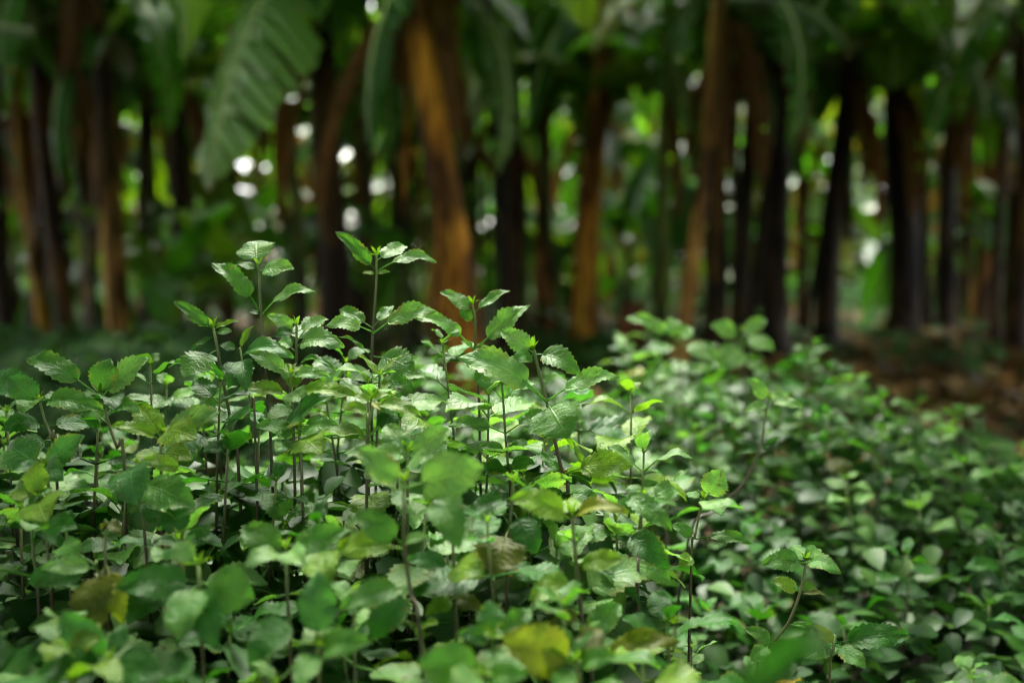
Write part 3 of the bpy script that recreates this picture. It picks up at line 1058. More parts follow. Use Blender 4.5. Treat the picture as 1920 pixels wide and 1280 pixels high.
hero('tall slim weed with one round pale leaf on top, standing above the bed', 'the tall round-topped weed', 1.17,
     [(485, 500), (489, 580), (495, 650), (503, 770), (509, 860)],
     [((484, 503), (480, 456), .035, 1.5, (2.2, .1), 5, 'pale'), ((483, 505), (443, 496), .0, .8, (.5, 0), 0, 'mid'), ((486, 508), (547, 504), -.015, .95, (.9, 0), 0, 'pale'),
      ((489, 588), (401, 500), -.02, .75, (.35, -.3), 6), ((491, 590), (585, 550), -.02, .62, (.5, .2), 6, 'pale'), ((489, 590), (468, 585), .01, .8, (.6, 0), 3, 'deep')], 'mid', 1)
hero('tallest weed, yellow green nodes, top leaves spread like wings', 'the tallest winged weed', 1.2,
     [(706, 480), (706, 520), (703, 570), (699, 625), (697, 690), (696, 760)],
     [((703, 505), (634, 439), -.015, .7, (.8, -.1), 3, 'mid'), ((707, 488), (760, 464), .03, .8, (.55, 0), 0, 'pale'), ((708, 508), (811, 492), -.01, .62, (.55, 0), 6, 'pale'),
      ((705, 514), (681, 512), 0, .8, (.7, 0), 3, 'lime'), ((705, 514), (730, 510), 0, .8, (.7, 0), 3, 'lime'),
      ((699, 625), (810, 586), -.01, .75, (.9, 0), 6, 'pale'), ((698, 622), (616, 612), -.02, .9, (.9, 0), 6, 'pale'), ((699, 615), (640, 582), .03, .7, (.7, 0), 7), ((700, 612), (735, 575), .03, .7, (.7, 0), 7),
      ((697, 672), (638, 634), 0, .3, (.4, 0), 6), ((699, 668), (772, 694), -.03, 1.15, (1.6, .5), 5, 'mid'), ((698, 692), (663, 712), -.03, 1.3, (1.4, 0), 5, 'mid'), ((698, 700), (797, 706), -.01, .7, (.8, 0), 7, 'pale'),
      ((697, 720), (770, 726), -.02, .9, (.9, 0), 6)], 'mid', 2)
hero('slender weed with four flat pale leaves in a cross, right of the tallest', 'the four-leaved cross weed', 1.26,
     [(886, 572), (891, 600), (890, 650), (888, 682), (898, 745)],
     [((888, 585), (829, 550), .0, .8, (.5, 0), 0, 'pale'), ((890, 585), (952, 547), .0, .8, (.35, 0), 3, 'mid'), ((890, 655), (985, 577), -.01, .75, (.9, 0), 7, 'pale'), ((889, 655), (782, 599), -.02, .65, (.6, 0), 6, 'pale'),
      ((889, 610), (862, 578), .0, .9, (1.2, .3), 5), ((889, 650), (866, 640), 0, 1, (.7, 0), 3, 'lime'), ((889, 650), (910, 648), 0, 1, (.7, 0), 3, 'lime'), ((889, 676), (820, 674), .02, .8, (.4, 0), 3, 'deep'), ((889, 676), (900, 700), -.03, .8)], 'mid', 3)
hero('sharpest weed, brown stem bearing large toothed leaves at mid picture', 'the sharp brown-stemmed weed', 1.13,
     [(1001, 655), (1010, 695), (1025, 752), (1040, 825), (1054, 885), (1066, 940)],
     [((1001, 662), (941, 622), -.0, 1.0, (.9, -.2), 0, 'pale'), ((1001, 666), (964, 676), -.02, 1.0, (1.4, 0), 2, 'mid'), ((1003, 664), (1079, 700), -.02, .95, (1.1, .3), 4, 'mid'),
      ((1025, 752), (1152, 709), -.01, .62, (.7, .2), 6, 'pale'), ((1024, 752), (869, 676), -.03, .85, (.85, 0), 6, 'pale'), ((1024, 750), (885, 690), .05, .8, (.7, 0), 6, 'pale'),
      ((1027, 757), (1062, 816), -.05, 1.6, (2.2, -.4), 2, 'mid'), ((1055, 888), (1177, 874), -.02, .9, (1.2, .4), 6, 'lime'), ((1102, 892), (1029, 796), -.03, .45, (.3, 1.3), 3, 'lime'),
      ((1054, 886), (1010, 850), .02, .8), ((1063, 925), (1010, 935), .0, .9), ((1063, 925), (1120, 940), -.02, .9)], 'mid', 4, 1.25)
hero('weed with thin stem directly under the largest pale toothed leaf', 'the weed under the largest leaf', 1.14,
     [(941, 722), (944, 760), (948, 820), (953, 880), (957, 930)],
     [((943, 750), (895, 712), .02, .9, (.7, 0), 6, 'pale'), ((943, 748), (1000, 722), .03, .8, (.6, 0), 6, 'pale'), ((947, 812), (847, 800), -.01, .7, (.7, 0), 6, 'pale'), ((948, 812), (1030, 782), .01, .75, (.6, 0), 6, 'mid'),
      ((952, 850), (900, 838), -.01, .8, (.7, 0), 1), ((953, 850), (985, 828), .02, .9, (.8, 0), 5), ((953, 880), (905, 890), -.04, .9, (.8, 0), 1, 'deep'), ((953, 880), (1000, 870), -.03, .9, (.9, 0), 1)], 'mid', 5, .9)
hero('weed with reddish stem and four spread toothed leaves at far left', 'the red-stemmed spreading weed', 1.12,
     [(190, 738), (203, 790), (220, 840), (233, 875)],
     [((190, 745), (58, 677), -.0, .72, (.7, -.1), 6, 'mid'), ((189, 745), (205, 676), .0, 1.25, (1.7, -.2), 2, 'mid'), ((192, 742), (274, 676), .0, .85, (.9, .1), 0, 'pale'), ((190, 742), (164, 745), -.03, 1.0, (1.1, 0), 1),
      ((196, 765), (216, 770), -.05, .8, (.9, .8), 4, 'deep'), ((196, 765), (258, 772), -.03, .7, (.8, 0), 6), ((203, 795), (160, 760), .04, .8)], 'mid', 6, 1.1)
hero('bluish green weed at the left picture edge with glossy quilted leaves', 'the glossy edge weed', 1.15,
     [(75, 752), (85, 790), (99, 825), (104, 860)],
     [((75, 756), (16, 708), -.01, 1.1, (1.0, 0), 0, 'blue'), ((74, 754), (-20, 712), .03, .8, (.8, 0), 1, 'blue'), ((76, 752), (187, 770), -.02, .7, (.8, .1), 1, 'mid'), ((76, 756), (45, 776), -.04, 1.1, (1.2, 0), 4), ((76, 752), (116, 738), .03, .9, (.8, 0), 7),
      ((86, 800), (8, 808), -.03, 1.1, (1.2, -.5), 4, 'deep'), ((88, 800), (165, 800), .03, .9, (.7, 0), 2, 'blue'), ((98, 825), (20, 850), -.03, 1, (.9, 0), 2, 'blue')], 'mid', 7)
hero('brown stemmed weed with one narrow leaf raised to the left', 'the weed with the raised narrow leaf', 1.16,
     [(400, 615), (408, 655), (420, 725), (437, 805), (445, 840)],
     [((399, 618), (330, 568), -.01, .7, (.7, -.2), 3, 'mid'), ((400, 618), (446, 603), .0, .6, (.4, 0), 3, 'lime'), ((402, 624), (433, 622), -.01, .8, (.9, 0), 5), ((403, 630), (358, 660), .0, .7, (.3, -.3), 3, 'deep'),
      ((409, 655), (350, 706), -.04, 1.25, (1.5, -.3), 5, 'mid'), ((418, 712), (322, 690), .02, .3, (.5, 0), 6), ((420, 722), (470, 690), .04, .9), ((436, 790), (380, 755), .03, .9), ((430, 770), (385, 800), -.03, .9, (1, 0), 2)], 'mid', 8, 1.1)
hero('glossy smooth-leaved seedling with a bright green stem and upright leaf', 'the glossy smooth seedling', 1.12,
     [(450, 652), (455, 680), (463, 720), (472, 765), (478, 800)],
     [((450, 655), (473, 613), .0, .75, (.9, -.5), 3, 'lime'), ((450, 656), (414, 648), -.01, .9, (.9, 0), 5, 'deep'), ((453, 668), (542, 672), -.03, .6, (.6, .2), 4, 'blue'), ((455, 675), (462, 730), -.04, .7, (1.6, .3), 4, 'blue'), ((457, 690), (430, 725), -.02, .9, (1.2, 0), 4)], 'deep', 9, .8, tip=False, name='weed')
hero('short-topped weed with drooping pale leaves right of the round-topped weed', 'the drooping pale weed', 1.18,
     [(556, 610), (556, 650), (556, 700), (560, 760)],
     [((556, 625), (504, 594), -.01, .9, (.8, 0), 1, 'pale'), ((557, 622), (613, 600), .01, .8, (.5, 0), 0, 'pale'), ((557, 650), (638, 652), -.03, .8, (1.0, .3), 4, 'pale'), ((555, 625), (517, 632), -.02, .9, (1.4, -.2), 4, 'deep'), ((557, 640), (580, 620), .05, .9),
      ((556, 690), (620, 692), -.03, .35, (.4, .3), 4, 'mid'), ((556, 660), (520, 650), .03, .9), ((556, 640), (600, 610), .05, .9)], 'mid', 10)
hero('low star-shaped weed with long light green leaves below the drooping pale weed', 'the long-leaved star weed', 1.12,
     [(545, 700), (546, 740), (550, 800)],
     [((545, 706), (472, 664), .0, .75, (.9, -.1), 1, 'pale'), ((545, 706), (615, 708), -.02, .62, (.9, .1), 1, 'pale'), ((545, 705), (560, 690), .05, .9), ((546, 742), (454, 731), -.02, .62, (.8, 0), 1, 'lime'), ((548, 742), (663, 746), -.02, .6, (.7, .1), 1, 'lime'),
      ((547, 735), (555, 705), .03, 1.0, (1.2, 0), 7), ((547, 735), (570, 755), -.04, .9, (1.2, 0), 2, 'pale'), ((548, 760), (505, 790), -.03, .9, (1, 0), 0, 'pale')], 'lime', 11)
hero('weed with one large dark folded leaf lifted to the right', 'the dark folded-leaf weed', 1.08,
     [(560, 800), (562, 830), (566, 890)],
     [((522, 818), (618, 747), -.03, .85, (.45, -.7), 3, 'deep'), ((561, 812), (630, 800), -.02, .9, (.8, 0), 1), ((560, 812), (485, 800), -.02, .8, (.8, 0), 0), ((561, 825), (600, 850), -.05, 1.1, (1.2, .2), 2, 'lime'), ((560, 825), (520, 845), -.04, 1)], 'mid', 12)
hero('bright weed with three broad fresh green leaves beside the red-stemmed weed', 'the bright three-leaved weed', 1.08,
     [(305, 812), (304, 835), (302, 870)],
     [((304, 822), (259, 762), .02, .9, (.9, 0), 0, 'lime'), ((306, 818), (404, 775), .0, .85, (1.0, 0), 0, 'pale'), ((306, 812), (364, 822), -.04, 1.05, (1.1, .1), 2, 'lime'), ((303, 826), (216, 800), -.02, .62, (.6, 0), 1, 'lime'),
      ((303, 850), (260, 870), -.04, .9), ((304, 850), (355, 862), -.03, .9, (.9, 0), 2)], 'lime', 13)
hero('yellowish sprout with pale curled tip leaves left of the centre', 'the yellowish curled sprout', 1.06,
     [(700, 748), (698, 765), (692, 795), (688, 840)],
     [((699, 755), (664, 742), .0, .8, (.6, 0), 1, 'lime'), ((700, 758), (784, 780), -.02, .62, (.7, .1), 1, 'lime'), ((697, 775), (643, 768), -.01, .75, (.9, 0), 4, 'lime'), ((700, 752), (730, 742), .01, .8, (.5, 0), 4, 'lime'), ((699, 754), (712, 768), -.02, .7, (1, 0), 3, 'yellow')], 'lime', 14)
hero('weed with broad pale toothed leaves in front of the yellowish sprout', 'the broad pale weed', 1.0,
     [(765, 848), (764, 880), (764, 940)],
     [((766, 855), (842, 808), .0, .95, (.9, .1), 0, 'pale'), ((764, 852), (725, 800), .02, 1., (1, 0), 0, 'pale'), ((764, 855), (690, 860), -.03, .8, (.9, 0), 1, 'pale'), ((765, 870), (810, 860), -.03, 1, (1, 0), 2)], 'pale', 15)
hero('bright serrated weed with one upright leaf and one hanging below it', 'the upright serrated weed', 1.0,
     [(73, 938), (76, 975), (84, 1020), (92, 1060)],
     [((73, 945), (68, 868), .01, 1.15, (2.4, -.1), 7, 'lime'), ((74, 938), (84, 975), -.04, 1.4, (1.4, .1), 2, 'lime'), ((73, 940), (30, 925), .03, .9), ((75, 940), (120, 925), .03, .9), ((78, 980), (20, 990), -.02, .9, (.8, 0), 1, 'deep'), ((80, 985), (140, 990), -.02, .9, (.9, 0), 2, 'deep')], 'lime', 16)
hero('weed with one long quilted grey green leaf pointing up to the right', 'the quilted grey-green weed', 1.05,
     [(84, 878), (90, 910), (95, 960)],
     [((84, 882), (153, 820), .0, .95, (1.1, .1), 0, 'blue'), ((84, 880), (18, 840), .03, 1., (.9, 0), 2, 'blue'), ((84, 884), (30, 880), -.03, .9, (1, 0), 1, 'blue'), ((86, 884), (118, 900), -.04, .9, (1.1, 0), 4)], 'blue', 17)
hero('weed with a broad grey green leaf hanging flat towards the viewer', 'the hanging grey-green weed', 1.02,
     [(262, 880), (264, 920), (270, 985)],
     [((252, 872), (258, 942), -.04, 1.3, (2.2, -.1), 4, 'blue'), ((264, 905), (358, 949), -.03, .9, (1.1, .2), 0, 'mid'), ((346, 886), (275, 862), -.01, .8, (1, 0), 1, 'lime'), ((262, 895), (205, 905), .0, .9, (.9, 0), 2), ((266, 930), (320, 985), -.02, .9, (1, 0), 2, 'deep')], 'mid', 18)
hero('weed with a dark upright heart-shaped leaf facing the viewer', 'the dark heart-leaved weed', .97,
     [(336, 1012), (338, 1050), (342, 1120)],
     [((336, 1016), (330, 950), .02, 1.3, (2.4, .1), 5, 'deep'), ((336, 1016), (290, 1020), -.02, .9, (.9, 0), 1), ((337, 1016), (400, 1005), .0, .9, (.9, 0), 2), ((337, 1020), (352, 1050), -.05, 1., (1.4, 0), 2)], 'deep', 19)
hero('weed with four broad soft leaves spread around a pale node', 'the four-winged soft weed', .90,
     [(536, 1030), (537, 1080), (541, 1150), (545, 1220)],
     [((536, 1038), (462, 990), .02, .95, (1.1, -.2), 0, 'mid'), ((537, 1036), (645, 998), .0, .8, (.8, .1), 0, 'mid'), ((536, 1040), (464, 1062), -.04, .95, (.9, 0), 6, 'pale'), ((537, 1040), (570, 1062), -.05, .8, (.8, .1), 1, 'pale'), ((600, 1025), (610, 1094), -.04, 1.1, (2.0, 0), 2, 'lime')], 'mid', 20, 1.0)
hero('weed with large round soft leaf and a small pale leaf on a stalk', 'the round soft-leaved weed', .86,
     [(372, 1060), (374, 1095), (378, 1160), (380, 1230)],
     [((372, 1090), (470, 1120), -.02, 1.25, (2.0, .3), 5, 'mid'), ((372, 1062), (330, 1020), .01, 1.1, (1.2, 0), 5, 'pale'), ((372, 1092), (338, 1195), -.05, .95, (1.8, -.2), 2, 'mid'), ((371, 1088), (228, 1100), -.02, .8, (1.2, -.2), 0, 'deep'), ((374, 1098), (405, 1205), -.04, .8, (1.8, .2), 4, 'deep')], 'mid', 21)
hero('weed with two large blue green leaves joined in a broad V', 'the blue-green V weed', .83,
     [(206, 1240), (208, 1270), (210, 1330)],
     [((205, 1244), (122, 1150), -.0, .85, (1.6, -.4), 0, 'blue'), ((206, 1244), (232, 1172), .02, .9, (1.6, .4), 7, 'blue'), ((206, 1248), (80, 1262), -.04, .8, (1.0, 0), 1, 'deep'), ((207, 1248), (300, 1270), -.04, .9, (1, 0), 2, 'blue')], 'blue', 22)
hero('weed with a big upright blue green leaf broad as a hand', 'the big upright-leaved weed', .83,
     [(598, 1212), (598, 1245), (600, 1320)],
     [((598, 1222), (596, 1080), .02, 1.0, (2.4, 0), 7, 'blue'), ((555, 1150), (472, 1235), -.03, .95, (1.8, -.3), 2, 'deep'), ((598, 1220), (690, 1205), -.03, .8, (1, 0), 1, 'mid'), ((598, 1222), (560, 1290), -.04, .9, (1.3, 0), 1, 'mid')], 'blue', 23)
hero('withered weed with two hanging olive yellow leaves and a dried brown tip', 'the withered weed', .93,
     [(214, 975), (198, 1000), (198, 1060), (200, 1120), (203, 1180)],
     [((196, 1062), (184, 1180), -.03, 1.1, (2.2, -.1), 4, 'olive'), ((200, 1060), (226, 1162), -.02, .6, (1.2, .8), 4, 'yellow'), ((212, 980), (226, 1000), -.02, .7, (1, 0), 4, 'olive'), ((210, 976), (190, 992), .0, .6, (1, 0), 4, 'olive')], 'olive', 24, tip=False)
hero('weed with a long arched pale leaf held level at far left', 'the arched level-leaved weed', .93,
     [(180, 1052), (182, 1080), (186, 1150)],
     [((182, 1066), (86, 1066), -.02, .75, (.9, -.1), 1, 'pale'), ((181, 1060), (120, 1030), .04, .8), ((180, 1064), (60, 1090), -.02, .9, (1.2, 0), 2, 'deep')], 'mid', 25, tip=False)
hero('weed with round soft leaf bearing a pale torn hole near the centre', 'the torn round-leaved weed', .88,
     [(757, 905), (757, 960), (758, 1020), (770, 1110), (790, 1220)],
     [((757, 915), (897, 878), -.01, 1.0, (2.3, .1), 5, 'pale'), ((756, 910), (672, 842), .0, .8, (1.0, -.1), 0, 'pale'), ((757, 912), (700, 885), .02, .9, (.9, 0), 2, 'pale'), ((820, 925), (858, 1020), -.04, .9, (1.8, .1), 4, 'mid'),
      ((757, 1020), (672, 965), .0, .85, (1.0, -.2), 2, 'mid'), ((757, 1022), (800, 1008), -.02, .7, (.8, 0), 1, 'pale'), ((757, 1028), (640, 1030), .02, .8, (.9, 0), 1, 'lime'), ((764, 1100), (645, 1140), -.03, .75, (.9, 0), 1, 'mid'), ((766, 1100), (700, 1190), -.02, 1, (1.9, 0), 2, 'deep')], 'mid', 27, 1.0)
hero('yellow green weed with one bright lime leaf arched over to the left', 'the lime yellow weed', .93,
     [(1073, 965), (1078, 1030), (1086, 1110), (1096, 1200), (1110, 1275)],
     [((1073, 975), (963, 938), -.02, .85, (.8, 0), 1, 'lime'), ((1074, 972), (1168, 962), -.03, .55, (.55, 0), 4, 'yellow'), ((1073, 968), (1062, 940), .04, .9, (1, 0), 0, 'lime'), ((1081, 1090), (998, 1120), -.03, .9, (1.1, -.2), 0, 'lime'), ((1080, 1060), (1166, 1050), -.02, .75, (.9, .1), 0, 'lime'),
      ((1088, 1150), (1030, 1170), -.02, .8, (1.4, 0), 3, 'olive'), ((1095, 1190), (1160, 1136), .02, .9, (1.4, .2), 0, 'mid'), ((1110, 1245), (1262, 1205), -.04, .62, (.7, .3), 6, 'olive')], 'lime', 28, 1.2)
hero('low weed with one speckled yellow leaf lying across its front', 'the speckled yellow weed', .82,
     [(1082, 1240), (1084, 1270), (1090, 1340)],
     [((1082, 1246), (952, 1196), -.02, 1.0, (1.5, -.2), 2, 'yellow'), ((1082, 1246), (1150, 1230), -.02, .9, (1, 0), 1, 'mid'), ((1082, 1248), (1040, 1290), -.04, .9), ((1083, 1246), (1120, 1180), .03, .9, (1.3, 0), 2, 'olive')], 'mid', 29)
hero('blue green weed with two rounded upright leaves low at the centre', 'the rounded blue-green weed', .84,
     [(922, 1195), (922, 1230), (924, 1310)],
     [((920, 1200), (920, 1130), .01, 1.3, (2.0, -.3), 5, 'blue'), ((922, 1198), (992, 1145), .02, .9, (1.6, .3), 7, 'mid'), ((921, 1204), (945, 1278), -.04, 1.1, (1.9, .1), 2, 'mid'), ((921, 1200), (860, 1190), -.02, .9, (1, 0), 1, 'blue')], 'blue', 30)
hero('blurred weed with broad wrinkled leaves at the lower edge of the picture', 'the wrinkled lower-edge weed', .76,
     [(905, 1265), (906, 1300), (908, 1380)],
     [((905, 1270), (792, 1240), -.02, 1.2, (1.5, -.1), 2, 'mid'), ((906, 1272), (985, 1265), -.02, .9, (1.1, 0), 1, 'mid'), ((905, 1270), (850, 1310), -.05, 1.0, (1.4, 0), 2, 'pale')], 'mid', 31)
hero('weed with hanging dark olive leaf rimmed in yellow', 'the olive-leaved weed', .99,
     [(962, 905), (958, 960), (952, 1030), (950, 1110)],
     [((955, 990), (928, 1072), -.04, 1.5, (1.9, -.3), 5, 'olive'), ((962, 960), (1004, 1032), -.02, 1.05, (2.0, .2), 2, 'deep'), ((960, 935), (880, 965), -.02, .8, (.8, 0), 1, 'deep'), ((960, 930), (1018, 955), -.03, .8, (.9, .2), 4), ((956, 985), (925, 945), .03, .9), ((952, 1050), (1000, 1090), -.02, .9, (1, 0), 2, 'blue'), ((962, 1080), (968, 1070), -.02, .8, (1, 0), 3, 'gold')], 'mid', 33)
hero('weed with dark narrow leaf and a lime speckled leaf beside it', 'the lime-speckled weed', .95,
     [(848, 1000), (850, 1040), (853, 1110), (855, 1180)],
     [((848, 1060), (764, 1052), -.02, .7, (.9, 0), 1, 'blue'), ((848, 1062), (903, 1080), -.04, 1.1, (1.2, .2), 2, 'lime'), ((848, 1010), (820, 980), .0, .8), ((849, 1012), (885, 1000), .0, .8), ((852, 1120), (900, 1142), -.02, .9, (.9, 0), 0, 'olive'), ((852, 1120), (800, 1150), -.02, .9, (1, 0), 0, 'lime')], 'mid', 34)
hero('weed with dark nibbled leaf full of small holes at the right margin of the bed', 'the nibbled dark weed', 1.02,
     [(1205, 935), (1200, 980), (1195, 1040), (1196, 1120)],
     [((1160, 925), (1252, 990), -.03, .75, (1.2, .3), 1, 'mid'), ((1165, 998), (1246, 1062), -.02, .9, (1.2, .1), 4, 'deep'), ((1204, 945), (1265, 920), .03, .9), ((1203, 945), (1150, 960), -.02, .9, (1, 0), 1), ((1112, 1060), (1200, 1137), -.03, .5, (.8, .9), 3, 'deep'), ((1198, 1060), (1255, 1090), .0, .9, (1, 0), 2, 'mid')], 'mid', 35)
hero('tall thin weed bowing to the right in front of the farther patch', 'the bowing thin weed', 1.42,
     [(1441, 748), (1435, 780), (1425, 840), (1395, 905), (1340, 958), (1290, 1015)],
     [((1440, 752), (1404, 711), .0, .9, (1, -.1), 0, 'pale'), ((1440, 754), (1500, 764), -.02, .8, (.8, 0), 1, 'pale'), ((1439, 760), (1400, 772), -.02, .7, (.9, 0), 1, 'pale'), ((1441, 752), (1470, 740), .02, .8, (.8, 0), 0, 'pale'), ((1424, 845), (1462, 820), .0, .6, (.6, .3), 3, 'deep'), ((1424, 845), (1385, 850), .0, .6, (.6, 0), 3, 'deep')], 'mid', 37, 1.0)
hero('weed with one fan-like leaf over another at the right margin of the bed', 'the fan-leaved weed', 1.1,
     [(1318, 935), (1310, 970), (1302, 1010), (1296, 1060)],
     [((1318, 940), (1352, 884), .0, 1.3, (1.9, .2), 5, 'pale'), ((1318, 938), (1352, 964), -.04, 1.0, (1.2, .1), 2, 'pale'), ((1317, 938), (1290, 925), .02, .8), ((1303, 1010), (1402, 1018), -.02, .55, (.9, .3), 6, 'mid'), ((1303, 1010), (1262, 985), .0, .9), ((1298, 1040), (1275, 1060), -.02, 1, (1.3, 0), 2, 'lime')], 'mid', 38, .9)
hero('small open weed standing alone against the dark right-hand hollow', 'the lone hollow weed', 1.12,
     [(1511, 1052), (1503, 1100), (1478, 1168), (1440, 1215), (1420, 1250)],
     [((1510, 1056), (1433, 1058), -.02, .85, (1.0, -.1), 1, 'mid'), ((1511, 1056), (1488, 1025), .03, 1.0, (1.2, 0), 0, 'mid'), ((1511, 1054), (1570, 1074), -.03, .9, (1.1, .3), 4, 'mid'), ((1510, 1056), (1530, 1030), .03, .9, (1, 0), 1), ((1500, 1110), (1452, 1088), .0, .9, (1.0, 0), 2, 'lime'), ((1500, 1112), (1545, 1115), -.02, .6, (.7, .5), 3, 'olive'),
      ((1478, 1170), (1530, 1175), -.0, .5, (.6, 0), 3, 'mid'), ((1450, 1205), (1400, 1180), .0, .9), ((1440, 1210), (1410, 1240), -.02, .9)], 'mid', 39)
hero('weed with a long glossy dark leaf lying to the right over the hollow', 'the long glossy-leaved weed', 1.08,
     [(1566, 1190), (1562, 1220), (1555, 1280)],
     [((1564, 1206), (1696, 1192), -.01, .7, (1.0, .1), 1, 'deep'), ((1564, 1206), (1530, 1170), -.01, .8, (1.3, -.8), 3, 'olive'), ((1564, 1208), (1620, 1250), -.03, .9, (1, 0), 2, 'mid'), ((1562, 1208), (1505, 1230), -.02, .9, (1, 0), 1, 'mid')], 'deep', 40, tip=False)
hero('large blurred leaf right up at the lower edge, belonging to the nearest weed', 'the nearest blurred weed', .42,
     [(1352, 1330), (1356, 1400), (1360, 1500)],
     [((1350, 1340), (1548, 1182), -.01, .55, (1.1, -.5), 3, 'deep'), ((1352, 1345), (1250, 1330), .0, .9, (1, 0), 1, 'mid')], 'deep', 41, tip=False)
hero('farther sprout with three oval pale leaves below the thin tan stem', 'the far oval-leaved sprout', 2.1,
     [(1272, 630), (1274, 660), (1278, 720), (1280, 780)],
     [((1273, 645), (1346, 676), -.03, .8, (1.2, .2), 2, 'pale'), ((1273, 640), (1255, 598), .02, 1.1, (1.6, 0), 5, 'pale'), ((1272, 640), (1178, 600), -.02, .6, (1.0, -.2), 6, 'pale'), ((1273, 640), (1292, 615), .04, .9, (1.3, 0), 0, 'pale'), ((1276, 700), (1330, 690), .0, .8), ((1276, 700), (1215, 715), -.04, .9)], 'pale', 42)
hero('farther sprout with small rounded leaves rising above the right patch', 'the far round-leaved sprout', 2.2,
     [(1392, 620), (1392, 660), (1394, 720), (1396, 780)],
     [((1391, 630), (1336, 612), -.02, 1.0, (1.3, 0), 5, 'pale'), ((1392, 626), (1434, 600), .0, 1.0, (1.3, 0), 0, 'pale'), ((1392, 635), (1449, 655), -.03, .9, (1.2, .1), 2, 'pale'), ((1392, 650), (1350, 690), -.05, 1.1, (1.4, 0), 2, 'pale'), ((1393, 680), (1335, 680), .0, .9), ((1393, 680), (1440, 700), -.02, .9)], 'pale', 43)

# ---- the rest of the bed: weeds grown from a few patterns
BED_RG = random.Random(2024)


def canopy(x, y):
    """Height of the weed tops over the bed; None where nothing grows."""
    n = noise.noise(Vector((x * 3.1, y * 3.1, 1.7)))
    n2 = noise.noise(Vector((x * 1.3, y * 1.3, 8.0)))
    near_w = 1 / (1 + math.exp((x - 0.20 - 0.05 * n) / 0.025))           # left of the hollow
    near_w *= 1 / (1 + math.exp((y - 1.50) / 0.06))
    near = 0.55 + 0.28 * min(1, max(0, (y - .6) / .55)) ** 0.9 + 0.03 * n
    if y < 0.75:
        near -= 0.05 * (0.75 - y) / 0.25
    # the farther patch: a slope that faces the viewer, sinking to the right
    s = min(1.0, max(0.0, (y - 1.15) / 1.05))
    far = 0.24 + 0.50 * s ** 0.8 + 0.05 * n2
    if x > 0.75:
        far -= 0.42 * (x - 0.75)
    if x < -0.35:
        far -= 0.8 * (-0.35 - x)
    far = max(far, 0.22)
    h = far * (1 - near_w) + near * near_w
    if y > 2.75 + 0.25 * n2:
        return None
    if x < -0.9 and y > 1.5:
        return None
    return h


# stems shared between alike weeds (height 1, foot at the origin)
STEMS = []
for i in range(6):
    q = [Vector((0.03 * math.sin(i * 2 + z * 3) * z, 0.03 * math.cos(i * 1.3 + z * 2.4) * z, z)) for z in (k / 9 for k in range(10))]
    v, f, uv = tube(q, [0.0028 - 0.0014 * z.z for z in q], 6)
    STEMS.append((new_mesh('stem', v, f, M_STEM, [(a, b ** 5) for a, b in uv]), q))


def path_at(q, z):
    f = min(max(z, 0), 1) * 9
    i = min(int(f), 8)
    return q[i].lerp(q[i + 1], f - i)


spots = []
tries = 0
quota = {True: 148, False: 300 - len(HEROES) - 148}
while tries < 60000 and sum(quota.values()) > 0:
    tries += 1
    y = 0.58 + 2.3 * BED_RG.random() ** 1.15
    hw = y * 0.55 + 0.05
    x = BED_RG.uniform(-hw, hw)
    h = canopy(x, y)
    is_near = x < 0.22 and y < 1.52
    if h is None or quota[is_near] <= 0:
        continue
    sp = (0.050 + 0.014 * y) if is_near else 0.088 + 0.016 * (y - 1)
    if any((x - a) ** 2 + (y - b) ** 2 < sp * sp for a, b, _ in spots):
        continue
    if any((x - q[1]) ** 2 + (y - q[2]) ** 2 < 0.03 ** 2 for q in HEROES):
        continue
    quota[is_near] -= 1
    spots.append((x, y, h))
print('fillers', len(spots), 'tries', tries)

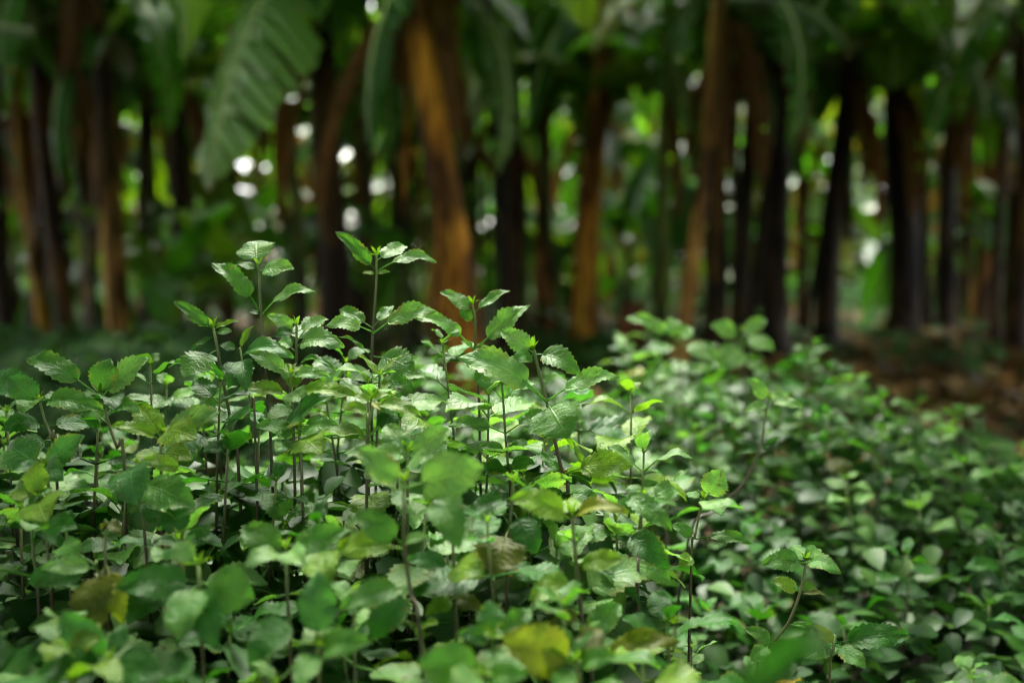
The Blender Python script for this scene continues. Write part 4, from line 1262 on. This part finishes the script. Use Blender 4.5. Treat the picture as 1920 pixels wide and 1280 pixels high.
fill = []
names_of = {'mid': 'mid green', 'pale': 'pale green', 'deep': 'dark green', 'lime': 'yellow green', 'blue': 'bluish green'}
for i, (x, y, h) in enumerate(spots):
    rg = random.Random(7000 + i)
    hh = h * rg.uniform(0.90, 1.06)
    right = not (x < 0.22 and y < 1.52)
    tone = rg.choice(('mid', 'mid', 'deep', 'pale', 'blue') if right else ('mid', 'deep', 'lime', 'blue', 'pale', 'pale', 'deep', 'mid'))
    t = thing('weed', '', 'weed', (x, y, 0), 'leafy weeds of the bed', rg.uniform(0, 6.28))
    sm, q = STEMS[i % 6]
    link('stem', sm, t, (1, 1, 1), Matrix.Diagonal((1.0, 1.0, hh, 1)))
    nodes = 7 if not right else 6
    z = hh
    az = rg.uniform(0, 6.28)
    size0 = rg.uniform(0.040, 0.072) * 0.92
    lm = LEAF if 0.9 < y < 1.35 else LEAF_LO
    n_l = 0
    for nd in range(nodes):
        pz = path_at(q, z / hh)
        pos = Vector((pz.x, pz.y, z))
        for sgn in (0, 1):
            if nd >= 3 and rg.random() < 0.25:
                continue
            L = size0 * (0.55 + 0.42 * min(nd, 2.0)) * rg.uniform(.8, 1.15)
            el = (0.70 - 0.32 * min(nd, 3)) + rg.uniform(-.35, .25)
            a = az + sgn * math.pi + rg.uniform(-.3, .3)
            dr = Vector((math.cos(a) * math.cos(el), math.sin(a) * math.cos(el), math.sin(el)))
            nrm = Vector((rg.uniform(-.45, .45), rg.uniform(-.45, .45), 1))
            if nd >= 2:
                nrm += Vector((math.cos(a), math.sin(a), 0)) * 0.35
            k = rg.uniform(.75, 1.25)
            c = TONES[tone]
            if rg.random() < 0.018 and nd >= 2:
                c = TONES[rg.choice(('yellow', 'olive', 'gold'))]
            link('leaf', lm[rg.randrange(8)], t, tuple(v * k for v in c), frame_matrix(pos, dr, nrm, L * 1.15, rg.uniform(1.0, 1.25)))
        az += math.pi / 2 + rg.uniform(-.2, .2)
        z -= rg.uniform(0.030, 0.048) * (0.6 + 0.35 * nd) * (h / 0.75)
        if z < 0.1:
            break
    link('shoot_tip', TIP, t, TONES['lime' if tone != 'deep' else 'mid'], Matrix.Translation(path_at(q, 1) * 1.0 + Vector((0, 0, hh - 1))) @ Matrix.Scale(0.011, 4))
    fill.append((t, x, y, hh, tone))

# labels: each by the chosen weed it stands nearest to, and its place beside it
seen = {}
for t, x, y, hh, tone in sorted(fill, key=lambda q: min((q[1] - a[1]) ** 2 + (q[2] - a[2]) ** 2 for a in HEROES)):
    hr = min(HEROES, key=lambda a: (x - a[1]) ** 2 + (y - a[2]) ** 2)
    dx, dy = x - hr[1], y - hr[2]
    if abs(dx) > abs(dy):
        side = 'right of' if dx > 0 else 'left of'
    else:
        side = 'behind' if dy > 0 else 'in front of'
    key = (hr[0], side)
    seen[key] = seen.get(key, 0) + 1
    k = seen[key]
    rank = {1: 'nearest weed', 2: 'second nearest weed'}.get(k, f'{ORD[k - 1]} nearest weed')
    t['label'] = f'leafy {rank} {side} {hr[0]}'

# leaves and bare stalks below the tops, too tangled to count
V, F = [], []
rg = random.Random(99)
for i in range(26000):
    y = 0.45 + 2.5 * rg.random() ** 1.1
    hw = y * 0.60 + 0.1
    x = rg.uniform(-hw, hw)
    h = canopy(x, y)
    if h is None:
        continue
    if x > 0.25 and y < 1.7 and rg.random() < 0.15:
        continue
    z = h * (0.15 + 0.75 * rg.random() ** 0.6)
    dr = rand_dir(rg, -0.6, 0.4)
    n = Vector((rg.uniform(-.6, .6), rg.uniform(-.6, .6), 1)).normalized()
    n = (n - dr * n.dot(dr)).normalized()
    L = rg.uniform(.035, .065)
    leaf_patch(V, F, Vector((x, y, z)), dr, n, L, L * .34, .25)
stuff('undergrowth', V, F, M_UNDER, 'tangled lower leaves of the weeds, dark below the tops')
